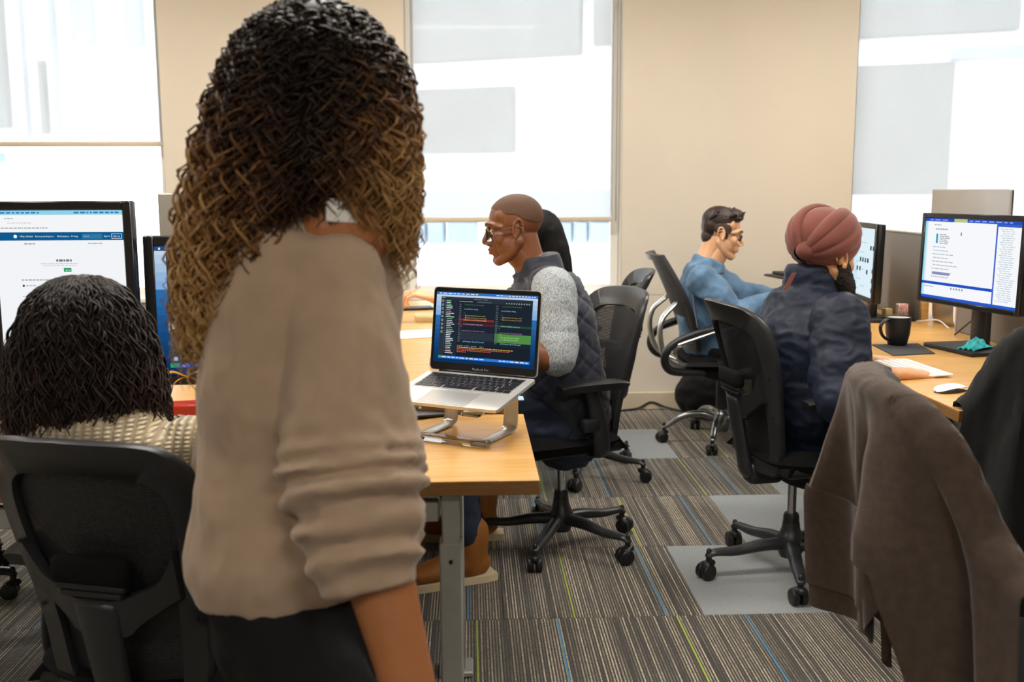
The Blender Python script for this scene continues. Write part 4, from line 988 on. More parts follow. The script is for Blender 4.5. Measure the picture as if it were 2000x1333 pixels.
# ------------------------------------------------ man in the maroon turban
def turban_man():
    F = V((.86, .50, 0)).normalized(); S = V((F.y, -F.x, 0)); U = V((0, 0, 1)); b = V((1.13, 3.26, 0)); r = empty('person', b)
    hc = at(1612, 500, 3.26); HF = V((.90, .40, -.10)); HM = frame(hc, HF, V((.04, 0, 1))); hm = head_mesh(HM)
    neck = at(1592, 560, 3.27); pel = V((1.12, 3.26, .47)); wa = at(1578, 780, 3.22); ch = at(1572, 680, 3.22); uc = at(1578, 607, 3.25)
    sr, sl = at(1640, 625, 3.06), at(1538, 612, 3.42); er, wr_ = at(1640, 780, 2.92), at(1756, 735, 2.90); el, wl = at(1640, 715, 3.50), at(1692, 706, 3.22)
    kR, kL = V((1.52, 3.26, .50)), V((1.46, 3.55, .50)); aR, aL = V((1.58, 3.28, .1)), V((1.5, 3.58, .1)); hR, hL = pel+S*.09, pel-S*.09
    mb = MB(); mb.tube([pel, wa, ch, uc, neck], [(.15, .11), (.14, .11), (.15, .11), (.13, .085), (.055, .055)], 18, side=S); mb.tube([uc, neck, hc-U*.06], [.07, .054, .052], 14)
    limb_arm(mb, sr, er, wr_, (.05, .042, .034, .026)); limb_arm(mb, sl, el, wl, (.05, .042, .034, .026)); leg(mb, hR, kR, aR); leg(mb, hL, kL, aL)
    hd = MB()
    hand_shapes(hd, frame(wr_+V((.010, .0, .006)), V((.90, .42, -.10)), V((.1, -.05, 1))), s=-1, curl=(.18, .42, .38), spread=.09, thumb=(.45, .85, -.35))
    hand_shapes(hd, frame(wl+V((.010, -.01, .006)), V((.95, -.25, -.06)), V((.1, .1, 1))), s=1, curl=(.20, .55, .45), spread=.05, thumb=(.5, .8, -.4))
    body_obj(r, mb, hm, hd, 'skin_tan'); eyes(r, HM); brows(r, HM, 'beard')
    # bomber jacket
    t = MB(); t.tube([pel-U*.01, pel+U*.08, wa, ch, uc, neck-U*.03], [(.185, .15), (.19, .16), (.185, .155), (.192, .150), (.165, .108), (.085, .08)], 28, side=S, sub=5)
    for a, e_, w in ((sr, er, wr_), (sl, el, wl)):
        t.tube([a+U*.0, a.lerp(e_, .5), e_, e_.lerp(w, .5), e_.lerp(w, .78)], [.086, .084, .074, .056, .038], 24, sub=8, fn=lambda k, q: 1+.05*math.sin(k*40+1.8*math.sin(q+1))*min(1, k*3))
        t.tube([e_.lerp(w, .74), e_.lerp(w, .90)], [.040, .036], 18, caps=False)
    t.tube([neck+V((-.016, -.008, -.04)), neck+V((-.018, -.008, .018)), neck+V((-.012, -.004, .060))], [(.090, .090), (.080, .084), (.074, .080)], 22, side=S, caps=False)
    cloth('bomber_jacket', t, .0068, 'navy_jacket', r, 2, [dict(amp=.011, f=10, st=(1, 1, .55), seed=21), dict(amp=.005, f=24, st=(.8, .8, 1.3), seed=7)])
    tr = MB(); tr.tube([pel-U*.05, pel+U*.03], [(.17, .13), (.165, .13)], 20, side=S); leg(tr, hR, kR, aR, (.10, .08, .065, .055)); leg(tr, hL, kL, aL, (.10, .08, .065, .055)); cloth('trousers', tr, .010, 'black_trousers', r)
    for a in (aR, aL): s_ = MB(); foot(s_, a, F); s_.build('shoe', 'black', r).location = -r.location
    wa_ = MB().tube([wl+V((-.03, .012, 0)), wl+V((-.018, .008, 0))], [.036, .036], 18, caps=False).build('bracelet', 'dark_plastic', r); wa_.location = -r.location
    # turban: smooth dome with bands sweeping from the nape knot up to the front
    tc_ = at(1608, 462, 3.26); H3 = HM.to_3x3(); H3 = H3 @ Matrix.Rotation(.0, 3, 'X')
    RX = V((.090, .110, .096))
    def sph(d): return tc_ + H3 @ V((d.x*RX.x, d.y*RX.y, d.z*RX.z))
    core = MB(); core.ell((0, 0, 0), tuple(RX*.985), 32, 20); cme = remeshed(core, .006, 2); cme.transform(Matrix.Translation(tc_) @ H3.to_4x4())
    tb = settle(skin_obj('turban', cme, 'turban'), r)
    A = V((.35, -.80, -.52)).normalized(); Bq = V((-.05, .80, .66)).normalized()   # knot at the nape, crossing at the front
    ax = (A-Bq).normalized(); mid = V((.30, -.45, .85)); e1 = (mid-ax*mid.dot(ax)).normalized(); e2 = ax.cross(e1)
    cen = (A+Bq)/2*.0
    for i, (lam, w, lift) in enumerate([(38, .022, 1.02), (58, .026, 1.035), (80, .030, 1.05), (104, .030, 1.06), (128, .028, 1.055), (150, .030, 1.05), (-34, .024, 1.03), (-58, .030, 1.05), (-88, .032, 1.06), (-120, .032, 1.05), (-150, .03, 1.04)]):
        P = []
        l = math.radians(lam)
        for q in range(15):
            th = math.radians(14+q*152/14); f_ = math.sin(th)
            d = (ax*math.cos(th)+(e1*math.cos(l)+e2*math.sin(l))*f_).normalized(); P.append(sph(d*lift))
        wd = [(w*(.45+.55*math.sin(math.radians(14+q*152/14))), .0155) for q in range(15)]
        # flattened band lying on the dome: its wide axis is along the surface
        vs_ = MB(); n_ = 12
        ringv = []; ringf = []
        for q in range(15):
            tg_ = (P[min(q+1, 14)]-P[max(q-1, 0)]).normalized(); nr = (P[q]-tc_).normalized(); nr = (nr-tg_*nr.dot(tg_)).normalized(); sd = tg_.cross(nr)
            for k in range(n_):
                a_ = 2*math.pi*k/n_; ringv.append(P[q]+sd*math.cos(a_)*wd[q][0]+nr*(math.sin(a_)*wd[q][1]-.002))
        for q in range(14):
            for k in range(n_): ringf.append((q*n_+k, q*n_+(k+1) % n_, (q+1)*n_+(k+1) % n_, (q+1)*n_+k))
        vs_.add(ringv, ringf); vs_.build('turban_band', 'turban', tb)
    kn = MB().ell(sph(A*1.02), (.036, .026, .030), 18, 12).build('turban_knot', 'turban', tb)
    tl = MB().grid(lambda u, v: at(1551-v*18+(u-.5)*9, 533+v*34, 3.14-.0*v), 4, 6, th=.003).build('turban_tail', 'turban', tb)
    # beard and nape hair
    bd = MB(); e = lambda c, q: bd.ell(c, q, 16, 12)
    for s in (-1, 1): bd.tube([(s*.068, .012, -.002), (s*.066, .018, -.045), (s*.052, .045, -.090), (s*.02, .072, -.120)], [.016, .028, .036, .040], 12)
    e((0, .078, -.122), (.056, .050, .054)); e((0, .066, -.155), (.048, .042, .040)); bd.tube([(-.03, .092, -.055), (0, .102, -.05), (.03, .092, -.055)], [.006, .008, .006], 8)
    bme = remeshed(bd, .0042, 2); displace(bme, lambda co: .003*nz3(co, 60, 3)+.004*nz3(co, 190, 8)); o = skin_obj('beard', bme, 'beard', r); o.data.transform(HM); o.location = -r.location
    nh = MB(); nh.ell((0, -.038, -.048), (.058, .051, .042), 20, 14); nm = remeshed(nh, .005, 1); displace(nm, lambda co: .002*nz3(co, 190, 1)); o = skin_obj('nape_hair', nm, 'beard', r); o.data.transform(HM); o.location = -r.location
    tag(r, 'bearded man in maroon turban and navy bomber jacket typing at right desk', 'person')
turban_man()

# ------------------------------------------------ woman with black hair by the window
def far_woman():
    F = V((-1, 0, 0)); S = V((0, 1, 0)); U = V((0, 0, 1)); Y0 = 4.5; b = V((.42, Y0, 0)); r = empty('person', b)
    hc = at(1046, 462, Y0); HM = frame(hc, F+V((0, .1, -.1)), U) @ Matrix.Scale(.94, 4); hm = head_mesh(HM)
    neck = hc+V((.04, 0, -.14)); pel = V((.46, Y0, .48)); ch = V((.40, Y0, .72)); uc = V((.37, Y0, .86)); sl, sr = uc+V((0, -.16, -.01)), uc+V((0, .16, -.01)); el, wl = V((.18, Y0-.18, .74)), at(846, 582, 4.38); er, wr_ = V((.2, Y0+.2, .70)), V((0, Y0+.1, .75))
    mb = MB(); mb.tube([pel, ch, uc, neck], [(.14, .10), (.13, .09), (.13, .07), (.05, .05)], 16, side=S); mb.tube([uc, neck, hc], [.06, .05, .05], 12); limb_arm(mb, sl, el, wl, (.045, .038, .034, .025)); limb_arm(mb, sr, er, wr_)
    kL, kR, aL, aR = V((.05, Y0-.1, .48)), V((.05, Y0+.1, .48)), V((.06, Y0-.1, .09)), V((.06, Y0+.1, .09)); leg(mb, pel-S*.08, kL, aL); leg(mb, pel+S*.08, kR, aR)
    hd = MB(); hand_shapes(hd, frame(wl, (-.9, 0, .25), V((.3, -.2, 1))), s=1, curl=(.5, .8, .5)); hand_shapes(hd, frame(wr_, (-1, 0, 0), U), s=-1)
    body_obj(r, mb, hm, hd, 'skin_light'); eyes(r, HM); brows(r, HM, 'black_hair')
    t = MB(); t.tube([pel, V((.43, Y0, .6)), ch, uc, neck-U*.03], [(.165, .13), (.15, .12), (.16, .12), (.145, .09), (.07, .07)], 22, side=S)
    for a, e_, w in ((sl, el, wl), (sr, er, wr_)): t.tube([a, a.lerp(e_, .5), e_, e_.lerp(w, .85)], [.062, .058, .052, .038], 14)
    cloth('dark_top', t, .010, 'dark_top', r, 3, [dict(amp=.006, f=10)])
    tr = MB(); tr.tube([pel-U*.04, pel+U*.03], [(.16, .12)]*2, 16, side=S); leg(tr, pel-S*.08, kL, aL, (.09, .075, .06, .05)); leg(tr, pel+S*.08, kR, aR, (.09, .075, .06, .05)); cloth('trousers', tr, .012, 'black_trousers', r)
    for a in (aL, aR): s_ = MB(); foot(s_, a, F); s_.build('shoe', 'black', r).location = -r.location
    h = MB(); h.ell(hc+V((.020, 0, .022)), (.098, .088, .098), 24, 16)
    h.tube([hc+V((.055, 0, .03)), hc+V((.085, 0, -.08)), hc+V((.105, 0, -.18)), hc+V((.11, 0, -.27))], [(.085, .065), (.095, .07), (.10, .062), (.09, .04)], 24, side=S)
    hme = remeshed(h, .006, 3); displace(hme, lambda co: .003*nz3(co*np.array([4, 4, .3]), 22, 2)); settle(skin_obj('hair', hme, 'black_hair'), r)
    tag(r, 'woman with long black hair seated by the window behind the bald man', 'person')
far_woman()

# ================================================================== SCREENS
GLY = {}
def glyphs(chars):
    tmp = []
    for ch in sorted(set(chars)):
        if ch == ' ': continue
        cu = bpy.data.curves.new('g', 'FONT'); cu.body = ch; cu.size = 1; cu.resolution_u = 1; o = bpy.data.objects.new('g', cu); COL.objects.link(o); tmp.append((ch, o, cu))
    dg = bpy.context.evaluated_depsgraph_get()
    for ch, o, cu in tmp:
        e = o.evaluated_get(dg); me = e.to_mesh(); vs_ = [(v.co.x, v.co.y) for v in me.vertices]; fs = [tuple(p.vertices) for p in me.polygons]
        x1 = max([v[0] for v in vs_], default=.3); GLY[ch] = (vs_, fs, x1+.06); e.to_mesh_clear(); bpy.data.objects.remove(o); bpy.data.curves.remove(cu)
glyphs("abcdefghijklmnopqrstuvwxyzABCDEFGHIJKLMNOPQRSTUVWXYZ0123456789 ?:;,.(){}|-+@*/<>_'&")
class UI:
    """flat picture on a screen of size w x h; coordinates 0..1 from its top-left corner"""
    def __init__(s, w, h): s.w, s.h, s.mb, s.k = w, h, MB(), 0
    def p(s, x, y, d): return ((x-.5)*s.w, -d, (.5-y)*s.h)
    def rect(s, x0, y0, x1, y1, c):
        s.k += 1; d = .0003+s.k*.0000012; q = [s.p(x0, y1, d), s.p(x1, y1, d), s.p(x1, y0, d), s.p(x0, y0, d)]; s.mb.add(q, [(0, 1, 2, 3)], col=lin(c))
    def text(s, x, y, size, t, c, bold=False):
        s.k += 1; d = .0003+s.k*.0000012; cx = 0; sz = size*s.h; c = lin(c)
        for ch in t:
            if ch == ' ': cx += .30*sz; continue
            vs_, fs, adv = GLY.get(ch, ([], [], .5)); ox, _, oz = s.p(x, y, d)
            s.mb.add([(ox+cx+a*sz, -d, oz+b*sz) for a, b in vs_], fs, col=c); cx += adv*sz
    def dashes(s, x, y, n, h, c, seed=0, w=(.01, .03), gap=.006, mx=1.):
        g = random.Random(seed)
        for _ in range(n):
            q = g.uniform(*w)
            if x+q > mx: break
            s.rect(x, y, x+q, y+h, c); x += q+gap
    def build(s, parent):
        o = s.mb.build('screen_picture', 'screen_ui', parent, smooth=False); return o
def monitor(w, h, bez, loc, rz, tilt, ui_fn, label, stand='neck', depth=.03, base_z=None, name='monitor', frame_m='bezel', group=None, base_off=.0, chin=0.):
    """w, h outer size; loc = centre of the screen front; faces local -Y"""
    r = empty(name, (loc[0], loc[1], base_z), rz); zc = loc[2]-base_z
    T = Matrix.Translation((0, 0, zc)) @ Matrix.Rotation(tilt, 4, 'X')
    cs = MB(); cs.box((0, depth/2+.004, 0), (w, depth, h), .006, 2, M=T); cs.build('housing', frame_m, r)
    fr = MB(); iw, ih = w/2-bez, h/2-bez
    for s in (-1, 1):
        fr.box((s*(w/2-bez/2), 0, 0), (bez, .010, h), .003, 1, M=T)
        fr.box((0, 0, s*(h/2-bez/2)), (w-2*bez+.002, .010, bez), .003, 1, M=T)
    fr.build('bezel', 'bezel', r)
    sc = MB().box((0, .002, 0), (2*iw, .004, 2*ih), M=T).build('screen', 'bezel', r, smooth=False)
    if ui_fn:
        u = UI(2*iw, 2*ih); ui_fn(u); o = u.build(sc); o.data.transform(T)
    if stand == 'neck':
        MB().box((0, depth+.035+base_off*.3, zc*.55), (.075, .028, zc*1.05), .006, 2).build('stand_neck', 'dark_plastic', r)
        MB().box((0, .03+base_off, .008), (.26, .19, .014), .005, 2).build('stand_base', 'black_plastic', r)
    elif stand == 'arm':
        MB().tube([(0, depth+.01, zc), (0, depth+.05, zc), (.05, depth+.09, zc-.02), (.05, depth+.10, .0)], [.018, .018, .018, .018], 12).build('monitor_arm', 'black_plastic', r)
        MB().lathe([(.01, 0), (.05, 0), (.05, .012), (.01, .014)], 20, c=(.05, depth+.10, .001)).build('arm_clamp', 'black_plastic', r)
    tag(r, label, 'monitor', group); return r
def ui_web(u):
    u.rect(0, 0, 1, 1, 'f2f4f7'); u.rect(0, 0, 1, .020, '8fd0ea')
    for x, n, sd in ((.02, 9, 1), (.62, 12, 2)): u.dashes(x, .007, n, .007, '2a7ab0', sd, (.012, .04), .012)
    u.rect(0, .020, 1, .098, 'f4f5f7'); u.dashes(.08, .034, 3, .005, 'b0b4ba', 3); u.dashes(.10, .055, 8, .004, 'c4c7cc', 4); u.dashes(.02, .078, 14, .005, '9a9ea5', 5)
    u.rect(0, .100, 1, .138, '0c5a8e')
    c = (.155, .119); R = .014; asp = u.w/u.h   # plain round mark
    u.mb.add([u.p(c[0]+R*math.cos(a*.3927), c[1]+R*asp*math.sin(a*.3927), .0009) for a in range(16)][::-1], [tuple(range(16))], col=lin('f4f8fb'))
    for x, t in ((.19, 'Why GitHub?'), (.31, 'Enterprise'), (.395, 'Explore'), (.48, 'Marketplace'), (.59, 'Pricing')): u.text(x, .1225, .0105, t, 'f4f8fb')
    u.rect(.675, .108, .83, .131, '2f76a6'); u.text(.685, .1225, .009, 'Search', 'c8dcea'); u.text(.845, .1225, .0105, 'Sign in', 'f4f8fb')
    u.rect(.905, .108, .985, .131, 'f4f8fb'); u.rect(.908, .1095, .982, .1295, '0c5a8e'); u.text(.918, .1225, .0105, 'Sign up', 'f4f8fb')
    u.dashes(.22, .150, 3, .006, '9a9ea5', 6); u.dashes(.72, .150, 5, .006, 'aab0b6', 7)
    u.dashes(.46, .226, 5, .010, '6d7278', 8, (.012, .03)); u.dashes(.34, .243, 12, .005, 'c8ccd2', 9); u.dashes(.36, .252, 10, .005, 'd4d7db', 10)
    u.rect(.515, .266, .575, .284, '1c9a66'); u.text(.524, .2785, .009, 'Sign up', 'f4fbf7')
    u.dashes(.18, .318, 12, .006, 'a9aeb5', 11); u.rect(.185, .343, .20, .353, '1d2733'); u.dashes(.21, .345, 3, .005, 'b8bcc2', 12); u.dashes(.18, .395, 9, .005, 'bcc0c6', 13); u.dashes(.72, .39, 6, .005, 'c8ccd0', 14)
    for i in range(26): u.dashes(.22, .42+i*.02, 3+i % 4, .004, 'd3d6da', 20+i)
def ocean(u, x0=0., x1=1.):
    st = ['c3d3e4', 'b5cbe2', 'a6c2df', '93b6da', '86addA', '2b6aa6', '2a659f', '245c95', '1f548b', '1b4c82', '174579', '143f70', '123a68', '103661', '0f325b']
    for i, c in enumerate(st): u.rect(x0, i/15, x1, (i+1)/15, c)
def ui_code_side(u):
    ocean(u); u.rect(0, 0, 1, .035, '2b4a7a'); u.rect(.018, .01, .026, .026, 'f0f4fa'); u.text(.045, .027, .026, 'Code - Insiders', 'f0f4fa'); u.text(.20, .027, .026, 'File   Edit   Selection   View', 'b8c8e0')
    u.rect(.05, .062, .985, .945, '232b36'); u.rect(.05, .062, .985, .095, '39424f')
    for i, c in enumerate(('e0605a', 'e6b34c', '58b45a')): u.rect(.058+i*.016, .070, .067+i*.016, .086, c)
    u.rect(.05, .095, .10, .91, '3b4552')
    for i in range(9):
        y = .11+i*.062; u.rect(.064, y, .086, y+.036, '8f9aa8'); u.rect(.069, y+.008, .081, y+.028, '3b4552')
    u.rect(.05, .60, .054, .65, 'f0f4fa'); u.rect(.064, .606, .086, .642, 'f4f8fb'); u.rect(.066, .86, .084, .89, 'aab3bf')
    y = .135
    rows = [(0, 'LIVE SHARE', 'c8d0da', None), (0, 'Session details', 'b8c2ce', None), (1, 'Participants (6)', 'b8c2ce', None), (2, 'Brigit Murtaugh', 'a3adb9', 'd0605a'), (2, 'Albert Cousin', 'c8d0da', 'e0a83c'), (2, 'Floyd Pereira', 'a3adb9', 'b05a6a'), (2, 'Priya Nair', 'a3adb9', 'b05a6a'), (2, 'Lucy Vander', 'a3adb9', 'd8c23c'), (2, 'Emmanuel Vargas', 'c8d0da', 'e0783c'), (1, 'Shared Servers', 'a3adb9', None), (3, 'Share server', '8f99a6', None), (1, 'Shared Terminals', 'a3adb9', None),
            (0, 'CONTACTS', 'c8d0da', None), (1, 'Recent', 'b8c2ce', None), (2, 'Brigit M', '8f99a6', 'a05050'), (2, 'Albert Cousin', 'a3adb9', 'e0a83c'), (2, 'Floyd P', '8f99a6', 'a05050'), (1, 'Suggested', 'd0d8e2', None), (3, 'Invite participants', 'a3adb9', None)]
    for ind, t, c, dot in rows:
        x = .112+ind*.012
        if dot: u.rect(x, y-.017, x+.012, y+.002, dot); u.rect(x+.0035, y-.011, x+.0085, y-.004, '232b36'); x += .018
        u.text(x, y, .022, t, c); y += .0295
    u.rect(.10, .70, .30, .722, '39424f'); u.text(.118, .718, .022, 'HELP', 'f0f4fa')
    for i, t in enumerate(('Tweet us your feedback', 'Report a problem', 'Configure Settings', 'More info')): u.rect(.118, .728+i*.026, .129, .744+i*.026, 'dfe8f2'); u.text(.136, .744+i*.026, .022, t, 'e6ecf4')
    u.rect(.05, .91, .985, .945, '4a6fd0'); u.rect(.05, .91, .085, .945, '2f9a74'); u.text(.098, .936, .022, 'main', 'f0f4fa')
    for i in range(20): u.dashes(.34, .12+i*.037, 8, .012, ('7fb2d8', 'c89a6a', 'b8c2ce')[i % 3], 40+i, (.01, .05), .008, .97)
def ui_laptop(u):
    ocean(u); u.rect(0, 0, 1, .038, '2f6fc0'); u.dashes(.03, .014, 9, .012, 'e8f0fa', 1, (.02, .045), .012); u.dashes(.60, .014, 14, .012, 'e8f0fa', 2, (.008, .03), .010)
    u.rect(.05, .066, .955, .945, '1d2530'); u.rect(.05, .066, .955, .105, '2a323d')
    for i, c in enumerate(('e0605a', 'e6b34c', '58b45a')): u.rect(.055+i*.013, .074, .064+i*.013, .088, c)
    u.text(.38, .094, .024, 'timeline.d.ts - vscode', 'aab4c0')
    u.rect(.05, .105, .088, .905, '2c343f')
    for i in range(9): y = .115+i*.055; u.rect(.060, y, .078, y+.028, 'a8b2be'); u.rect(.064, y+.006, .074, y+.022, '2c343f')
    u.rect(.088, .105, .225, .905, '222b36'); g = random.Random(8)
    for i in range(30):
        c = 'd8dee6' if g.random() > .25 else ('6fbf73' if g.random() > .4 else 'd87a6a'); q = g.uniform(.04, .085); x = .105+(.01 if i > 9 else 0); u.rect(x, .118+i*.0255, x+q, .128+i*.0255, c); u.rect(.096, .118+i*.0255, .100, .128+i*.0255, '8a94a0')
    u.rect(.225, .105, .955, .14, '2a323d'); u.rect(.225, .105, .40, .14, '1d2530'); u.text(.235, .13, .024, 'vscode.proposed.d.ts', 'dfe6ee'); u.text(.42, .13, .024, 'vscode.proposed.d.ts', '8a94a0')
    for i in range(10): u.rect(.70+i*.024, .115, .711+i*.024, .13, '9aa4b0')
    ys = .175; dy = .0305
    left = {0: ('6a9955', '* current value of the timeline'), 2: ('9cdcfe', 'contextValue?: string;'), 4: ('6a9955', '/**'), 5: ('c8b060', '* @param label A human-readabl'), 6: ('c8b060', '* @param timestamp A timestamp'), 7: ('e8d070', '* @param source A human-readab'), 8: ('6a9955', '*/'), 9: ('d8b8e8', 'constructor(label: string, time'), 10: ('d0d8e0', '}'), 12: ('c586c0', 'export interface TimelineProvider {'), 17: ('9cdcfe', 'onDidChange?: Event<Uri | undef')}
    u.rect(.262, ys+7*dy-.022, .590, ys+7*dy+.008, '8a2a2e'); u.rect(.225, ys+7*dy-.022, .262, ys+7*dy+.008, '5a2024'); u.rect(.225, ys+9*dy-.022, .590, ys+9*dy+.008, '5a2228'); u.rect(.262, ys+13*dy-.02, .590, ys+16*dy+.0, '2c343f')
    right = {0: ('6a9955', '* current value of the timeline'), 2: ('9cdcfe', 'contextValue?: string;'), 4: ('6a9955', '/**'), 5: ('c8b060', '* @param label A human-read'), 6: ('c8b060', '* @param timestamp A timest'), 8: ('6a9955', '*/'), 9: ('b8e8c8', 'constructor(label: string, tim'), 10: ('d0d8e0', '}'), 12: ('c586c0', 'export interface TimelineProvider'), 13: ('a8d890', '/**'), 14: ('c8e8b0', '* An optional event to signal'), 15: ('c8e8b0', '* To signal that the timeline'), 16: ('a8d890', '*/'), 17: ('9cdcfe', 'onDidChange?: Event<Uri | und')}
    u.rect(.600, ys+9*dy-.022, .955, ys+9*dy+.008, '24463c'); u.rect(.630, ys+13*dy-.022, .955, ys+16*dy+.008, '4f8a45'); u.rect(.600, ys+13*dy-.022, .630, ys+16*dy+.008, '3a6a3a')
    for i in range(18):
        u.text(.236, ys+i*dy, .022, str(1519+i), '8a94a0'); u.text(.603, ys+i*dy, .022, str(1519+i), '8a94a0')
        if i in left: u.text(.285 if i not in (10, 12) else .27, ys+i*dy, .0245, left[i][1], left[i][0])
        if i in right: u.text(.655 if i not in (10, 12) else .642, ys+i*dy, .0245, right[i][1], right[i][0])
    u.rect(.225, .735, .955, .905, '19212b')
    for x, t in ((.235, 'PROBLEMS'), (.31, 'OUTPUT'), (.375, 'TERMINAL'), (.46, 'DEBUG')): u.text(x, .757, .020, t, 'aab4c0')
    for i, c in enumerate(('d8b84a', 'd0684a', 'd8584a', 'd8584a')): u.dashes(.235, .768+i*.021, (26, 22, 14, 4)[i], .010, c, 60+i, (.008, .03), .005, .80)
    u.rect(.05, .905, .955, .945, '2f78d8'); u.rect(.05, .905, .075, .945, '2f9a74'); u.dashes(.085, .918, 9, .013, 'e8f0fa', 70, (.02, .05), .012); u.dashes(.66, .918, 9, .013, 'e8f0fa', 71, (.015, .04), .012, .95)
def ui_ide(u):
    u.rect(0, 0, 1, 1, 'f6f8fb'); u.rect(0, 0, 1, .04, '2a4fc0'); u.rect(.32, .0, .46, .04, 'b8c890'); u.rect(0, .04, .022, 1, '9fe0ee'); u.rect(.022, .04, .035, 1, 'dceaf8'); u.dashes(.05, .012, 10, .014, '8fa8e8', 1, (.03, .07), .02, .31); u.dashes(.48, .012, 10, .014, '8fa8e8', 3, (.03, .07), .02, .98)
    u.rect(.76, .03, .775, 1, '3a62c8'); u.rect(.775, .04, 1, .07, '3a62c8')
    u.dashes(.10, .075, 3, .012, '9aa2ac', 2); u.dashes(.12, .125, 6, .016, '9aa2ac', 3); u.rect(.13, .19, .152, .31, '2aa0b8'); u.rect(.40, .16, .41, .20, '1d4a58')
    for i in range(6): u.dashes(.17, .195+i*.022, 2, .009, '8a96a4', 4+i, (.03, .06))
    for i in range(8): u.dashes(.10+.01*(i % 2), .35+i*.045, 4+i % 3, .010, 'a8b2be', 30+i, (.02, .05))
    u.rect(.11, .665, .31, .70, '8a90b8'); u.dashes(.10, .72, 8, .012, 'a8b2be', 50)
    u.rect(.0, .79, .76, .825, '1f4fc0'); u.dashes(.03, .85, 5, .012, 'a8b2be', 51)
    for i in range(5): u.rect(.33+i*.03, .84, .345+i*.03, .865, '8a96a4')
    u.rect(0, .965, 1, 1, '2a5ac8')
    for i in range(34): u.dashes(.80+.012*(i % 3), .09+i*.025, 3, .008, 'b6c4d2', 80+i, (.02, .05), .008, .99)
def ui_icons(u):
    u.rect(0, 0, 1, 1, 'dff0f8'); u.rect(0, 0, .5, 1, 'cfe9f6'); u.rect(.30, .10, .46, .20, 'cfe8d0')
    for x, y in ((.86, .25), (.94, .25), (.55, .44), (.63, .44), (.71, .44), (.79, .44), (.46, .58), (.55, .58), (.78, .61), (.95, .58), (.95, .72), (.95, .86), (.20, .5), (.28, .5), (.12, .86)): u.rect(x, y, x+.045, y+.065, '14303c')
    for i in range(18): u.dashes(.1+(i*37 % 60)/100, .06+i*.05, 3, .010, '9fc4d6', i, (.02, .06))
    u.rect(.05, .94, .45, .97, '6fb8a8')
p = at(124, 388, 2.50)
monitor(.345, .560, .022, (at(126, 600, 2.50).x, 2.50, 1.258-.28), 0.0, 0., ui_web, 'tall portrait monitor showing a white web page at left', 'arm', base_z=D1Z)
monitor(.615, .372, .026, (at(285, 600, 2.56).x+.3075, 2.56, 1.172-.186), 0.0, -.03, ui_code_side, 'wide monitor with ocean wallpaper and dark code sidebar behind the walking woman', 'neck', base_z=D1Z)
A_ = V((1.637, 3.65, 0)); Bm = V((1.727, 3.18, 0)); dirm = (Bm-A_).normalized(); cM = A_+dirm*.262
monitor(.525, .318, .018, (cM.x, cM.y, 1.036), math.atan2(dirm.y, dirm.x), -.02, ui_ide, 'black monitor with white and blue code window at right edge', 'neck', base_z=D3Z, base_off=.0)
A2 = V((1.675, 4.52, 0)); B2_ = V((1.618, 4.02, 0)); d2 = (B2_-A2).normalized(); c2 = A2+d2*.255
monitor(.51, .318, .020, (c2.x, c2.y, .982), math.atan2(d2.y, d2.x), -.02, ui_icons, 'black monitor with pale blue page beyond the turban', 'neck', base_z=D3Z)
def silver_display(loc, rz, bz, label, h=.48):
    r = empty('silver_display', (loc[0], loc[1], bz), rz); zc = loc[2]-bz
    m = MB(); m.box((0, 0, zc), (.65, .012, h), .010, 3)
    m.build('housing', 'silver_back', r); MB().box((0, .0095, zc), (.645, .006, h-.005), .004, 1).build('glass_front', 'bezel', r)
    MB().tube([(0, -.02, zc-.05), (0, -.075, zc-.12), (0, -.08, .02), (0, -.04, .006)], [(.095, .006)]*4, 16, side=(1, 0, 0)).build('stand_foot', 'silver', r)
    MB().box((0, .02, .005), (.2, .19, .008), .003, 1).build('stand_base', 'silver', r)
    tag(r, label, 'display', 'silver displays seen from the back')
silver_display((at(308, 380, 3.25).x+.325, 3.25, 1.275-.24), 0., D2Z, 'back of silver display partly hidden by the walking woman')
silver_display((2.02, 4.09, 1.278-.24), -math.pi/2, D3Z, 'back of silver display above the grey partition at right')

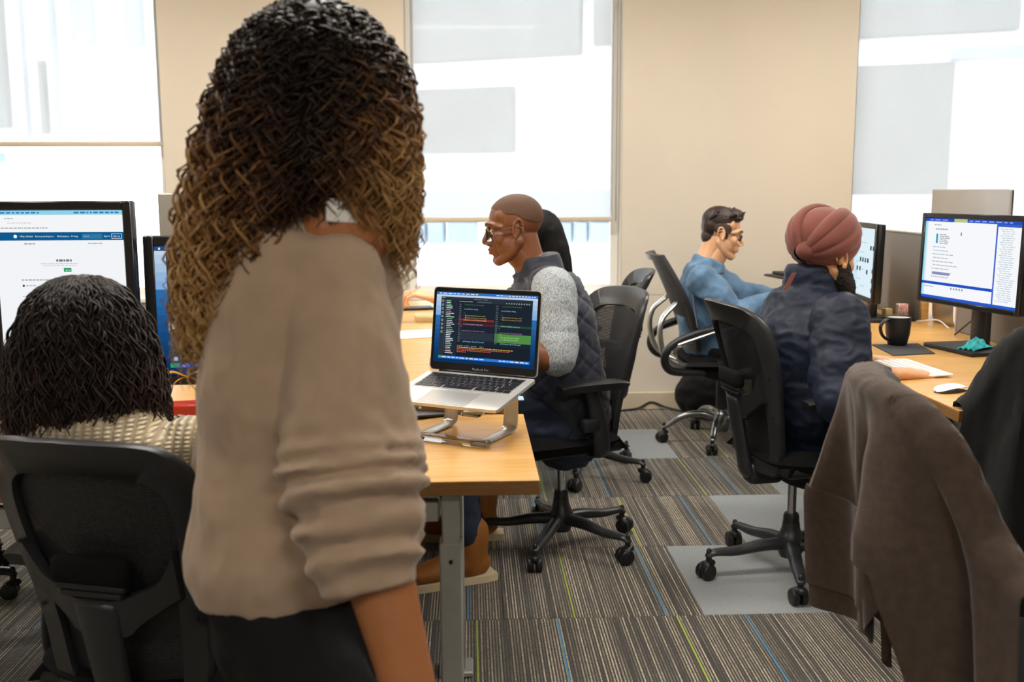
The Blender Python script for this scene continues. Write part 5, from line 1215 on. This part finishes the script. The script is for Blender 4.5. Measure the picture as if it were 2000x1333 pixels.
# ================================================================== LAPTOP ON ITS STAND
def laptop():
    Rr, Ll = at(1050, 745, 2.45), at(838, 718, 2.60); zt = (Rr.z+Ll.z)/2
    c = (Rr+Ll)/2; c.z = zt; ax = V((Rr.x-Ll.x, Rr.y-Ll.y, 0)).normalized(); fw = V((ax.y, -ax.x, 0)); rz = math.atan2(ax.y, ax.x)
    r = empty('laptop', c, rz)          # local: X along the hinge, -Y towards its user
    W, D = .304, .212; t = math.radians(10); T = Matrix.Rotation(t, 4, 'X')
    def slab(w, d, th, cy, cz, rad=.010):
        pts = []
        for sx, sy in ((1, 1), (-1, 1), (-1, -1), (1, -1)):
            for q in range(5):
                a = (0 if (sx, sy) == (1, 1) else math.pi/2 if (sx, sy) == (-1, 1) else math.pi if (sx, sy) == (-1, -1) else 1.5*math.pi)+q*math.pi/8; pts.append((sx*(w/2-rad)+rad*math.cos(a), cy+sy*(d/2-rad)+rad*math.sin(a)))
        return pts
    MB().prism(slab(W, D, 0, -D/2-.004, 0), -.0075, 0, M=T).build('base', 'laptop_silver', r)
    # keyboard well and keys
    kw, kd, ky = .262, .098, -.066
    MB().prism(slab(kw+.006, kd+.004, 0, ky, 0, .003), -.0002, .0002, M=T).build('keyboard_well', 'track_silver', r)
    km = MB().box((0, 0, .0006), (.0158, .0152, .0012), .0006, 1, M=None).mesh('key', 'key')
    rows = [(14, .0088, .0), (14, .0157, 0), (14, .0157, 0), (13, .0157, 0), (12, .0157, 0), (11, .0157, 0)]; y = ky+kd/2
    for i, (n, dep, _) in enumerate(rows):
        x = -kw/2; avail = kw
        if i == 0: ws = [kw/14]*14
        elif i == 1: ws = [kw/15]*13+[kw/15*2]
        elif i == 2: ws = [kw/15*1.5]+[kw/15]*12+[kw/15*1.5]
        elif i == 3: ws = [kw/15*1.8]+[kw/15]*11+[kw/15*2.2]
        elif i == 4: ws = [kw/15*2.4]+[kw/15]*10+[kw/15*2.6]
        else: ws = [kw/15]*3+[kw/15*1.25]+[kw/15*5.2]+[kw/15*1.25]+[kw/15]+[kw/15*1.1]*3
        for w in ws:
            o = obj_from('key', km, r); o.matrix_local = T @ Matrix.Translation((x+w/2, y-dep/2-.0004, .0002)) @ Matrix.Diagonal((w/.0158*.90, dep/.0152*.92, 1, 1)); x += w
        y -= dep+.0012
    MB().prism(slab(.134, .083, 0, -.170, 0, .004), -.0001, .0004, M=T).build('trackpad', 'track_silver', r)
    # lid
    b = math.radians(-8); TL = Matrix.Rotation(b, 4, 'X')
    lid = MB(); pts = slab(W, D, 0, D/2+.002, 0); lid.prism(pts, -.0, .0055, M=TL @ Matrix.Rotation(math.pi/2, 4, 'X') @ Matrix.Translation((0, 0, -.0055)))
    lo = lid.build('lid', 'laptop_silver', r)
    gl = MB(); gl.prism(slab(W-.003, D-.003, 0, D/2+.002, 0), 0, .0006, M=TL @ Matrix.Rotation(math.pi/2, 4, 'X')); gl.build('screen_glass', 'bezel', lo)
    u = UI(.286, .179); ui_laptop(u); o = u.build(lo); o.data.transform(TL @ Matrix.Translation((0, -.0006, .112)))
    tx = UI(.286, .02); tx.text(.40, .7, .40, 'MacBook Pro', '9a9a9a'); o = tx.build(lo); o.name = 'lettering'; o.data.transform(TL @ Matrix.Translation((0, -.0006, .012)))
    MB().tube([(-.12, 0, .001), (.12, 0, .001)], [.0045, .0045], 10, sub=1).build('hinge', 'bezel', r)
    tag(r, 'open silver laptop showing code, raised on a metal stand', 'laptop')
    # stand: two bent metal legs, sloping arms under the laptop, clear acrylic front bar and lip
    s = empty('laptop_stand', (c.x, c.y, D1Z), rz); h = c.z-D1Z
    ty = lambda y: h-.0085+y*math.tan(t)       # underside of the laptop at local y
    for x in (-.085, .085):
        pts = [(x, -.175, .004), (x, -.06, .004), (x, -.025, .006), (x, -.010, .022), (x, -.008, ty(-.008)-.030), (x, -.016, ty(-.016)-.008), (x, -.035, ty(-.035)-.004), (x, -.19, ty(-.19)-.004)]
        MB().tube(pts, [(.020, .0032)]*len(pts), 10, side=(1, 0, 0), sub=6).build('stand_leg', 'silver', s)
        lip = MB().box((x, -.205, ty(-.205)-.008), (.05, .034, .010), .004, 2).build('acrylic_tab', 'acrylic', s)
    MB().box((0, -.180, .0075), (.225, .034, .015), .006, 3).build('acrylic_bar', 'acrylic', s)
    tag(s, 'bent silver laptop stand with clear acrylic front bar', 'laptop stand')
laptop()

# ================================================================== SMALL THINGS ON THE DESKS
def simple(name, mb, m, loc, rz, label, cat, group=None, **k):
    o = mb.build(name, m, None, **k); o.location = loc; o.rotation_euler = (0, 0, rz); tag(o, label, cat, group); return o
def mug():
    p = atz(1752, 676, D3Z); r = empty('mug', (p.x, p.y, D3Z+.0045), .35)
    MB().lathe([(.001, .0), (.030, .0), (.033, .004), (.041, .04), (.0435, .075), (.0435, .098), (.042, .0995), (.0405, .098), (.0405, .07), (.037, .03), (.028, .008), (.001, .006)], 32).build('cup', ['mug'], r)
    MB().lathe([(.0400, .0970), (.0398, .07), (.0362, .03), (.0272, .0095), (.001, .0075)], 32, close=False).build('cup_lining', 'mug_inside', r)
    MB().tube([(-.038, 0, .088), (-.058, 0, .090), (-.078, 0, .072), (-.074, 0, .045), (-.055, 0, .026), (-.034, 0, .018)], [(.0075, .005)]*6, 10, side=(0, 1, 0)).build('handle', 'mug', r)
    tag(r, 'matte black mug with white inside on the dark mat', 'mug')
mug()
c4 = [atz(*q, D3Z+.002) for q in ((1703, 674), (1793, 672), (1826, 691), (1745, 695))]; cc = sum(c4, V())/4
ma = MB(); ma.prism([(q.x-cc.x, q.y-cc.y) for q in c4][::-1], 0, .0035); mo = simple('desk_mat', ma, 'mouse_mat', (cc.x, cc.y, D3Z+.0005), 0, 'dark grey mat under the black mug', 'mat')
def keyboard(loc, rz, label, w=.279, d=.115):
    r = empty('keyboard', loc, rz); T = Matrix.Rotation(.035, 4, 'X')
    MB().box((0, 0, .0075), (w, d, .006), .0025, 2, M=T).build('keyboard_plate', 'white_plastic', r)
    km = MB().box((0, 0, .001), (.0162, .0162, .002), .0006, 1).mesh('key', 'white_plastic')
    for i in range(5):
        for j in range(14):
            if i == 4 and 4 <= j <= 8:
                if j == 4: o = obj_from('key', km, r); o.matrix_local = T @ Matrix.Translation((-w/2+.012+6*.0196, -d/2+.013+0*.0205, .0102)) @ Matrix.Diagonal((5.8, 1, 1, 1))
                continue
            o = obj_from('key', km, r); o.matrix_local = T @ Matrix.Translation((-w/2+.0125+j*.0196, -d/2+.013+(4-i)*.0205, .0102))
    tag(r, label, 'keyboard')
keyboard((1.352, 3.035, D3Z), -math.pi/2+.06, 'slim white keyboard under the hands of the turbaned man')
def mouse(loc, rz, label):
    r = empty('computer_mouse', loc, rz)
    def f(u, v):
        y = (v-.5)*2; x = (u-.5)*2; k = (1-abs(y)**2.6)**.42 if abs(y) < 1 else 0; return (x*.028*k, y*.0565, .004+.0175*max(0, (1-abs(y)**2.4))**.6*(1-.35*x*x))
    MB().grid(f, 14, 26).build('shell', 'white_plastic', r)
    MB().grid(lambda u, v: (f(u, v)[0]*.96, f(u, v)[1]*.97, .0018), 8, 20, th=.0015).build('mouse_base', 'dark_plastic', r)
    tag(r, label, 'mouse')
mouse((1.315, 2.70, D3Z), math.radians(-62), 'white computer mouse on the right desk edge')
# clear tub with patterned card, little tub of notes
def tub():
    p = atz(1752, 626, D3Z); r = empty('clear_tub', (p.x, p.y, D3Z), 0.1)
    b = MB()
    for s in (-1, 1): b.box((s*.085, 0, .035), (.002, .10, .068)); b.box((0, s*.05, .035), (.17, .002, .068))
    b.box((0, 0, .0015), (.17, .10, .002)); b.build('tub', 'clear_cup', r, smooth=False)
    tag(r, 'clear plastic tub behind the black mug', 'tub')
    o = simple('patterned_card', MB().box((0, 0, .034), (.045, .03, .066), .002, 1), 'card_pattern', (p.x+.016, p.y-.005, D3Z+.004), .1, 'red and white heart patterned packet in the clear tub', 'packet')
    simple('sticky_notes', MB().box((0, 0, .024), (.03, .03, .046), .001, 1), 'gold_paper', (p.x-.045, p.y, D3Z+.004), .2, 'pale yellow note stack in the clear tub', 'notes')
mat('gold_paper', 'd8c08a', .8, var=.03)
def card_pat():
    m, t, b = nt('card_pattern'); L = t.links.new; tc = N(t, 'ShaderNodeTexCoord'); vo = N(t, 'ShaderNodeTexVoronoi'); vo.inputs['Scale'].default_value = 110; vo.inputs['Randomness'].default_value = .25; L(tc.outputs['Object'], vo.inputs['Vector'])
    r = ramp(t, [(.38, lin('d0392f')), (.46, lin('f2e6e0'))]); L(vo.outputs['Distance'], r.inputs[0]); L(r.outputs[0], b.inputs['Base Color']); b.inputs['Roughness'].default_value = .7
card_pat(); tub()
g_ = atz(1692, 620, D3Z); simple('cable_grommet', MB().lathe([(.022, .0), (.034, .0), (.034, .003), (.022, .003)], 24, close=False), 'silver', (g_.x, g_.y, D3Z), 0, 'round silver cable grommet set in the right desk', 'grommet')
cl = atz(1905, 690, D3Z); q = MB()
def cloth_heap(u, v):
    x, y = (u-.5)*2, (v-.5)*2; r2 = min(1, x*x+y*y); return (x*.055, y*.035, .004+.022*(1-r2)*(1+.5*math.sin(x*9+y*4))+.004*math.sin(y*12))
q.grid(cloth_heap, 18, 14, th=.003); simple('cleaning_cloth', q, 'teal', (cl.x, cl.y, D3Z+.017), .6, 'crumpled teal cloth on the monitor foot', 'cloth')
# glasses case / clutter under the second monitor
for i, (px, py, d, lab) in enumerate(((1662, 603, (.10, .06, .02), 'small black charger box under the pale blue monitor'), )):
    p_ = atz(px, py, D3Z); simple('charger_box', MB().box((0, 0, d[2]/2), d, .006, 2), 'black_plastic', (p_.x, p_.y, D3Z+.0002), .5, lab, 'charger')
# grey partition panels down the middle of the right desks
def partition(y0, y1, z1, label, x=1.905):
    r = empty('partition', (x, (y0+y1)/2, D3Z)); L_ = y1-y0; h = z1-D3Z
    MB().box((0, 0, h/2), (.03, L_-.03, h), .004, 1).build('fabric_panel', 'partition', r)
    for s in (-1, 1): MB().box((0, s*(L_/2-.0075), h/2), (.034, .015, h), .003, 1).build('edge_post', 'desk_wood' if s < 0 else 'partition_light', r)
    MB().box((0, 0, h+.004), (.034, L_, .008), .002, 1).build('top_cap', 'partition_light', r)
    tag(r, label, 'partition', 'desk partitions')
partition(4.18, 5.58, 1.09, 'tall grey fabric partition behind the pale blue monitor')
partition(2.60, 3.88, 1.00, 'grey fabric partition behind the monitor at right edge')
# cables on the right desk
def cable(name, pts, rad, m, label, cat='cable'):
    b = V(pts[0]); o = MB().tube([V(q)-b for q in pts], [rad]*len(pts), 8, sub=6).build(name, m); o.location = b; tag(o, label, cat); return o
cable('cable', [(1.80, 3.40, .98), (1.83, 3.52, .86), (1.82, 3.62, .80), (1.83, 3.75, .735)], .003, 'cable', 'black cable hanging behind the monitor at right edge')
cable('cable', [(1.86, 4.15, .735), (1.84, 4.05, .75), (1.87, 3.98, .76), (1.89, 3.93, .735)], .003, 'white_plastic', 'white cable looping between the two partitions')
# laptop of the man in denim on a raised tray
def tray_laptop():
    c = at(1552, 540, 5.36); r = empty('laptop_riser', (c.x, c.y, D3Z), .15); h = c.z-D3Z
    MB().box((.03, 0, h), (.30, .24, .012), .004, 2).build('tray', 'dark_box', r); MB().tube([(.06, 0, 0.012), (-.02, 0, h*.5), (.06, 0, h-.006)], [.012]*3, 10).build('riser_arm', 'dark_box', r); MB().box((.06, 0, .006), (.2, .16, .010), .003, 1).build('riser_base', 'dark_box', r)
    tag(r, 'dark laptop riser in front of the man in denim', 'riser')
    l = empty('laptop', (c.x+.04, c.y, c.z+.007), .15)
    MB().box((0, 0, .008), (.24, .22, .014), .004, 2).build('base', 'dark_box', l)
    TL = Matrix.Translation((.11, 0, .016)) @ Matrix.Rotation(.28, 4, 'Y')
    lid = MB().box((0, 0, .09), (.008, .32, .18), .003, 1, M=TL).build('lid', 'bezel', l)
    u = UI(.30, .165); u.rect(0, 0, 1, 1, '3a4468'); u.rect(0, .72, 1, .92, 'e8f6ff'); u.rect(.3, .45, .7, .75, 'd8a8e8'); o = u.build(lid); o.data.transform(TL @ Matrix.Translation((-.0045, 0, .09)) @ Matrix.Rotation(-math.pi/2, 4, 'Z'))
    tag(l, 'small dark laptop with bright screen on the riser', 'laptop')
tray_laptop()
# things on the left desks
tb_ = atz(832, 806, D1Z); simple('tablet', MB().box((0, 0, .006), (.17, .24, .007), .004, 2, M=Matrix.Rotation(.06, 4, 'Y')), 'dark_plastic', (tb_.x-.05, tb_.y+.02, D1Z+.003), .5, 'dark tablet lying under the raised laptop', 'tablet')
sp = atz(1008, 796, D2Z); simple('blue_card', MB().box((0, 0, .001), (.07, .05, .002)), 'blue_card', (sp.x-.01, 2.72, D2Z+.0004), 0, 'small light blue card at the desk edge', 'card') if mat('blue_card', '8fb4dc', .6, var=.02) else None
for px, py, d, m, rz, lab, cat, nm in ((812, 605, (.16, .09, .012), 'dark_plastic', .2, 'dark phone on the long desk by the window', 'phone', 'phone'), (838, 625, (.12, .16, .018), 'gold_paper', .1, 'tan notebook on the long desk beside the phone', 'notebook', 'notebook'), (800, 655, (.30, .21, .004), 'paper', .3, 'white sheets on the long desk', 'paper', 'paper_sheets'), (318, 788, (.21, .297, .003), 'paper', .1, 'white sheet on the desk before the ocean monitor', 'paper', 'paper_sheet')):
    z = D2Z if px > 500 else D1Z; p_ = atz(px, py, z); simple(nm, MB().box((0, 0, d[2]/2), d, .0015, 1), m, (p_.x, p_.y, z+.0003), rz, lab, cat)
# red gift bag with a gold ribbon
def gift():
    p_ = atz(372, 872, D1Z); r = empty('gift_bag', (p_.x, p_.y, D1Z), .2)
    MB().box((0, 0, .0525), (.10, .06, .104), .004, 1).build('bag', 'red_bag', r)
    MB().tube([(-.04, -.032, .10), (-.03, -.02, .15), (.0, 0, .165), (.03, -.02, .15), (.04, -.032, .10)], [(.006, .0015)]*5, 8, side=(0, 1, 0)).tube([(0, 0, .165), (.03, -.01, .18), (.05, -.02, .17)], [(.008, .0015)]*3, 8).tube([(0, 0, .165), (-.03, -.01, .18), (-.05, -.02, .172)], [(.008, .0015)]*3, 8).build('ribbon', 'gold', r)
    tag(r, 'small red gift bag with gold ribbon on the desk', 'gift bag')
gift()
# ================================================================== ON THE FLOOR
def backpack():
    p_ = V((1.31, 5.66, 0)); r = empty('backpack', p_, .1)
    b = MB(); b.ell((0, 0, .13), (.15, .10, .14), 20, 14); b.ell((0, -.07, .09), (.11, .06, .085), 16, 12); b.ell((.12, .02, .10), (.10, .09, .11), 16, 12); me = remeshed(b, .009, 3); wrinkle(me, .008, 12)
    co = co_of(me); co[:, 2] = np.maximum(co[:, 2], .002); me.vertices.foreach_set('co', co.ravel()); skin_obj('bag', me, 'black_cloth', r)
    MB().tube([(-.05, -.02, .26), (0, -.02, .305), (.05, -.02, .26)], [.008]*3, 8).build('carry_loop', 'black_cloth', r); MB().tube([(.10, -.09, .19), (.12, -.11, .22), (.15, -.10, .19), (.12, -.11, .15)], [.008]*4, 8).build('red_strap', 'red_bag', r)
    tag(r, 'black backpack with red strap slumped against the wall', 'backpack')
backpack()
cable('cable', [(.86, 5.80, .008), (.98, 5.84, .012), (1.06, 5.855, .045), (1.14, 5.84, .02), (1.22, 5.78, .008), (1.34, 5.70, .006)], .006, 'cable', 'dark cable running along the floor by the baseboard')
simple('storage_box', MB().box((0, 0, .085), (.22, .28, .17), .008, 2), 'green_box', (-.37, 3.47, .0), .1, 'dark green box on the floor under the long desk', 'box')

# ================================================================== CLOTHES OVER CHAIR BACKS
def drape(ch, hem_u, hem_l, hw, label, name, cat, m, part, pockets=(), flare=.16, folds=(.030, .018, .010), ph0=0., spread=.05, topd=.10, thick=.030, wr=.003, top0=0., near=1.):
    """a garment hung over a chair back: u runs across the back, v from the inside hem over the top edge to the outside hem"""
    Mw = Matrix.Rotation(ch.rotation_euler.z, 4, 'Z'); r = empty(name, ch.location)
    def f(u, v, lift=0.):
        xl = (u-.5)*2; x = xl*hw*(near if xl > 0 else 1.); top = float(np.interp(abs(x), [0, .10, .14, .17, .195, .215, .24, .28, .34], [.578, .575, .568, .552, .517, .455, .38, .33, .29]))+top0; inside = .14*(1-.75*xl*xl); arc = .05; L_ = inside+arc+float(np.interp(u, hem_u, hem_l)); s = v*L_; xc = x*.92; ph = u*2*math.pi+ph0
        if s < inside: z = top-(inside-s); y = back_y(xc, max(z, .05))+thick; fo = 0.; d = 0.
        elif s < inside+arc: a = (s-inside)/arc*math.pi; z = top+.020*math.sin(a); y = back_y(xc, top)+thick*math.cos(a); fo = 0.; d = 0.
        else: d = s-inside-arc; z = top-d; y = min(back_y(xc, max(top-min(d, .35), 0.)), back_y(xc, top)+d*.12)-thick-flare*(1-1.2*max(xl, 0.))*max(d, 0.)**1.25; fo = min(1., d/.22)
        fd = fo*(folds[0]*math.sin(ph*3.1+.5)+folds[1]*math.sin(ph*5.3+1.7+d*2)+folds[2]*math.sin(ph*9.1))
        return V((x+fo*(spread*(xl if xl > 0 else .35*xl)*d/.5+.012*math.sin(ph*4.1+d*5)), y-fd-lift, BZ0+z))
    o = MB().grid(lambda u, v: Mw @ f(u, v), 100, 80, th=.0045).build(part, m, r)
    wrinkle(o.data, wr, 18, (1, 1, .4), 2)
    for u0, u1, v0, v1 in pockets:
        MB().grid(lambda a, b: Mw @ f(u0+(u1-u0)*a, v0+(v1-v0)*b+.03*math.sin(a*math.pi)*(1-b), .0075), 16, 16, th=.0035).build('pocket', m, r)
    tag(r, label, cat); return r
drape(CH[3], [0, .25, .38, .47, .53, .58, .63, .68, .73, .77, .84, 1], [.42, .43, .44, .45, .46, .41, .32, .25, .27, .46, .64, .72], .262, 'brown knitted cardigan with patch pockets draped over a chair back', 'cardigan', 'cardigan', 'cardigan', 'knit_body', [(.36, .54, .62, .93), (.80, .95, .62, .88)], .07, (.036, .026, .014), 0., .09, .10, .030, .003, -.004, 1.15)
drape(CH[4], [0, .3, .6, 1], [.82, .86, .86, .82], .262, 'plain black jacket hung over the chair at right edge', 'jacket', 'jacket', 'black_cloth', 'jacket_body', [], .10, (.016, .010, .005), 1.2, .03, .22, .036, .005)
